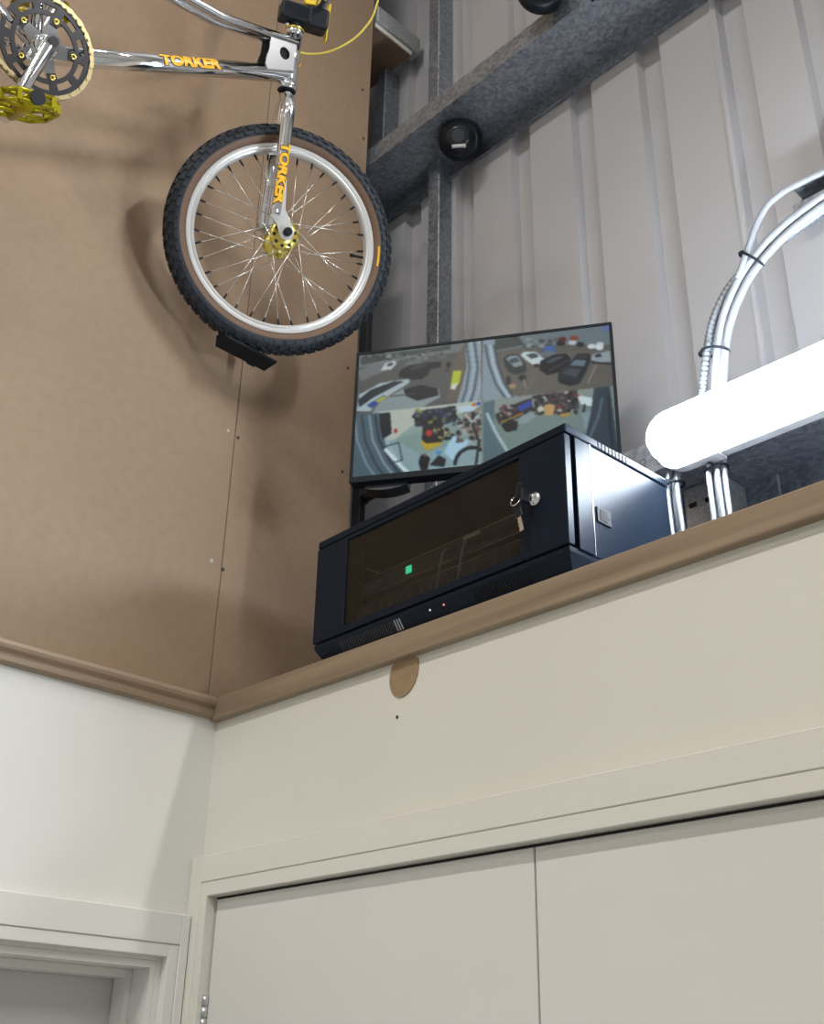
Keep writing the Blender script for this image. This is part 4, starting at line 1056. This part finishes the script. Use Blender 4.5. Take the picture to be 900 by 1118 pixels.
for i in range(5):
    th = ph0 - 2*math.pi*i/5
    b = BM(); add_lathe(b, [(0.0022, 0.0030), (0.0028, 0.0062), (0.0052, 0.0064), (0.0056, 0.0035)], 14, T(0.055*math.cos(th), 0.055*math.sin(th), 0)); obj('chainring_bolt', b, 'gold_anodised', ring)
bm = BM()
for i in range(5):
    th = ph0 - 2*math.pi*i/5; M = Matrix.Rotation(th, 4, 'Z')
    add_prism(bm, [(0.0, -0.016), (0.030, -0.0125), (0.058, -0.007), (0.062, 0.0), (0.058, 0.007), (0.030, 0.0125), (0.0, 0.016)], -0.006, -0.0002, M)
add_lathe(bm, [(0, 0.012), (0.021, 0.012), (0.024, 0.004), (0.024, -0.010), (0, -0.010)], 28)
obj('spider', bm, 'chrome', ring)
# chain
bm = BM()
rc, rr2 = 0.0915, 0.034
path = []
angt = math.radians(96); angb = math.radians(-96)
for k in range(41):
    a = angt + (angb-angt)*k/40; path.append(BB.xy + Vector((math.cos(a), math.sin(a)))*rc)
endb = RA.xy + Vector((math.cos(angb), math.sin(angb)))*rr2; endt = RA.xy + Vector((math.cos(angt), math.sin(angt)))*rr2
for k in range(1, 22): path.append(path[40].lerp(endb, k/22))
for k in range(11):
    a = angb - (2*math.pi-(angt-angb))*k/10; path.append(RA.xy + Vector((math.cos(a), math.sin(a)))*rr2)
for k in range(1, 22): path.append(endt.lerp(path[0], k/22))
# resample to half-inch links
dense = []
for i in range(len(path)):
    a, b2 = path[i], path[(i+1) % len(path)]
    for k in range(6): dense.append(a.lerp(b2, k/6))
acc = 0; pts = [dense[0]]
for i in range(1, len(dense)):
    acc += (dense[i]-dense[i-1]).length
    if acc >= 0.0127: pts.append(dense[i]); acc = 0
for i in range(len(pts)):
    a, b2 = pts[i], pts[(i+1) % len(pts)]; d = b2-a; an = math.atan2(d.y, d.x); mid2 = (a+b2)/2
    o_ = 0.0042 if i % 2 else 0.0026
    M = T(mid2.x, mid2.y, 0.0467) @ Matrix.Rotation(an, 4, 'Z')
    for s_ in (-1, 1): add_box(bm, (-0.0054, -0.0040, s_*o_-0.0007), (0.0054, 0.0040, s_*o_+0.0007), M=M)
    add_tube(bm, [(a.x, a.y, 0.0467-0.0052), (a.x, a.y, 0.0467+0.0052)], 0.0030, 8)
obj('chain', bm, 'chain_gold', bike, kind='stuff')
b = BM(); add_lathe(b, [(0.012, -0.002), (0.0325, -0.0012), (0.0325, 0.0012), (0.012, 0.002)], 36, Matrix.Translation(RA + wv*0.0467)); obj('rear_sprocket', b, 'chrome_dull', bike)
# cranks and pedals
pd = Vector((-0.016, -0.1780, 0)); 
for s_ in (1, -1):
    v = pd if s_ > 0 else -pd
    c0 = BB + wv*s_*0.066; c1 = BB + v + wv*s_*0.082
    b = BM(); add_tube(b, [c0 - v*0.06, c0, c0.lerp(c1, 0.5), c1, c1+v*0.05], [0.012, 0.0145, 0.0125, 0.0125, 0.010], 14)
    add_tube(b, [BB + wv*s_*0.035, BB + wv*s_*0.079], 0.0150, 20)
    cr = obj('crank_arm', b, 'chrome', bike)
    b = BM(); add_tube(b, [BB + wv*s_*0.0792, BB + wv*s_*0.0815], 0.0095, 18); obj('crank_bolt', b, 'black_plastic', cr)
    pc = c1 + wv*s_*0.072
    PM = Matrix.Translation(pc) @ Matrix.Rotation(math.radians(24), 4, 'Z')       # pedal: local x fore/aft, y thickness, z along axle
    b = BM()
    for yy in (-0.0085, 0.0085):
        def bar_(p, q2, r=0.0042): add_tube(b, [Vector((p[0], yy, p[1])), Vector((q2[0], yy, q2[1]))], r, 6)
        hexo = [(-0.050, -0.022), (-0.030, -0.046), (0.030, -0.046), (0.050, -0.022), (0.050, 0.022), (0.030, 0.046), (-0.030, 0.046), (-0.050, 0.022)]
        for i in range(8): bar_(hexo[i], hexo[(i+1) % 8])
        for zz in (-0.018, 0.018): bar_((-0.049, zz), (0.049, zz), 0.0034)
        bar_((0, -0.046), (0, 0.046), 0.005)
    for (x, z) in [(-0.050, -0.022), (0.050, -0.022), (0.050, 0.022), (-0.050, 0.022), (-0.030, 0.046), (0.030, 0.046), (-0.030, -0.046), (0.030, -0.046)]:
        add_box(b, (x-0.004, -0.009, z-0.004), (x+0.004, 0.009, z+0.004))
    bmesh.ops.transform(b, matrix=PM, verts=b.verts); ped = obj('pedal', b, 'pedal_gold', bike)
    b = BM(); add_tube(b, [(0, 0, -0.0500), (0, 0, 0.0500)], 0.0145, 16); bmesh.ops.transform(b, matrix=PM, verts=b.verts); obj('pedal_barrel', b, 'pedal_gold', ped)
    b = BM(); zz = s_*0.0452; add_tube(b, [(0, 0, zz), (0, 0, zz+s_*0.0085)], 0.0135, 18); bmesh.ops.transform(b, matrix=PM, verts=b.verts); obj('pedal_cap', b, 'ring_black', ped)
    b = BM(); add_tube(b, [c1 - wv*s_*0.01, c1 + wv*s_*0.02], 0.006, 10); obj('pedal_axle', b, 'chrome', ped)

# ---- wall tray under the front tyre
# lowest point of the front tyre in world space
low = None
for k in range(120):
    a = 2*math.pi*k/120
    P = BMX @ (WF @ Vector((0.2550*math.cos(a), 0.2550*math.sin(a), 0)))
    if low is None or P.z < low.z: low = P
def tray(yc, xc, zt, label):
    root = thing('wheel_tray', label, 'bracket', T(0, yc, zt))
    b = BM(); add_box(b, (xc-0.026, -0.066, -0.008), (xc+0.020, 0.066, -0.002), 0.001); tr_ = obj('tray_plate', b, 'black_matt', root)
    b = BM(); add_box(b, (0.0005, 0.012, 0.060), (0.004, 0.048, 0.105), 0.001); obj('wall_plate', b, 'black_matt', root)
    b = BM(); add_box(b, (xc-0.026, -0.066, -0.0018), (xc+0.012, -0.063, 0.020), 0.001); obj('end_lip', b, 'black_matt', root)
    b = BM(); add_box(b, (xc-0.0295, 0.020, -0.008), (xc-0.0262, 0.040, 0.088)); add_box(b, (0.0042, 0.020, 0.082), (xc-0.0297, 0.040, 0.088)); obj('tray_arm', b, 'black_matt', root)
    return root
tray(-0.075, 0.092, low.z-0.001, 'black steel wheel tray on the MDF under the knobbly front tyre')
lowr = None
for k in range(120):
    a = 2*math.pi*k/120
    P = BMX @ (RA + Vector((0.2550*math.cos(a), 0.2550*math.sin(a), 0)))
    if lowr is None or P.z < lowr.z: lowr = P
tray(lowr.y, lowr.x, lowr.z-0.001, 'black steel wheel tray on the MDF under the rear tyre')
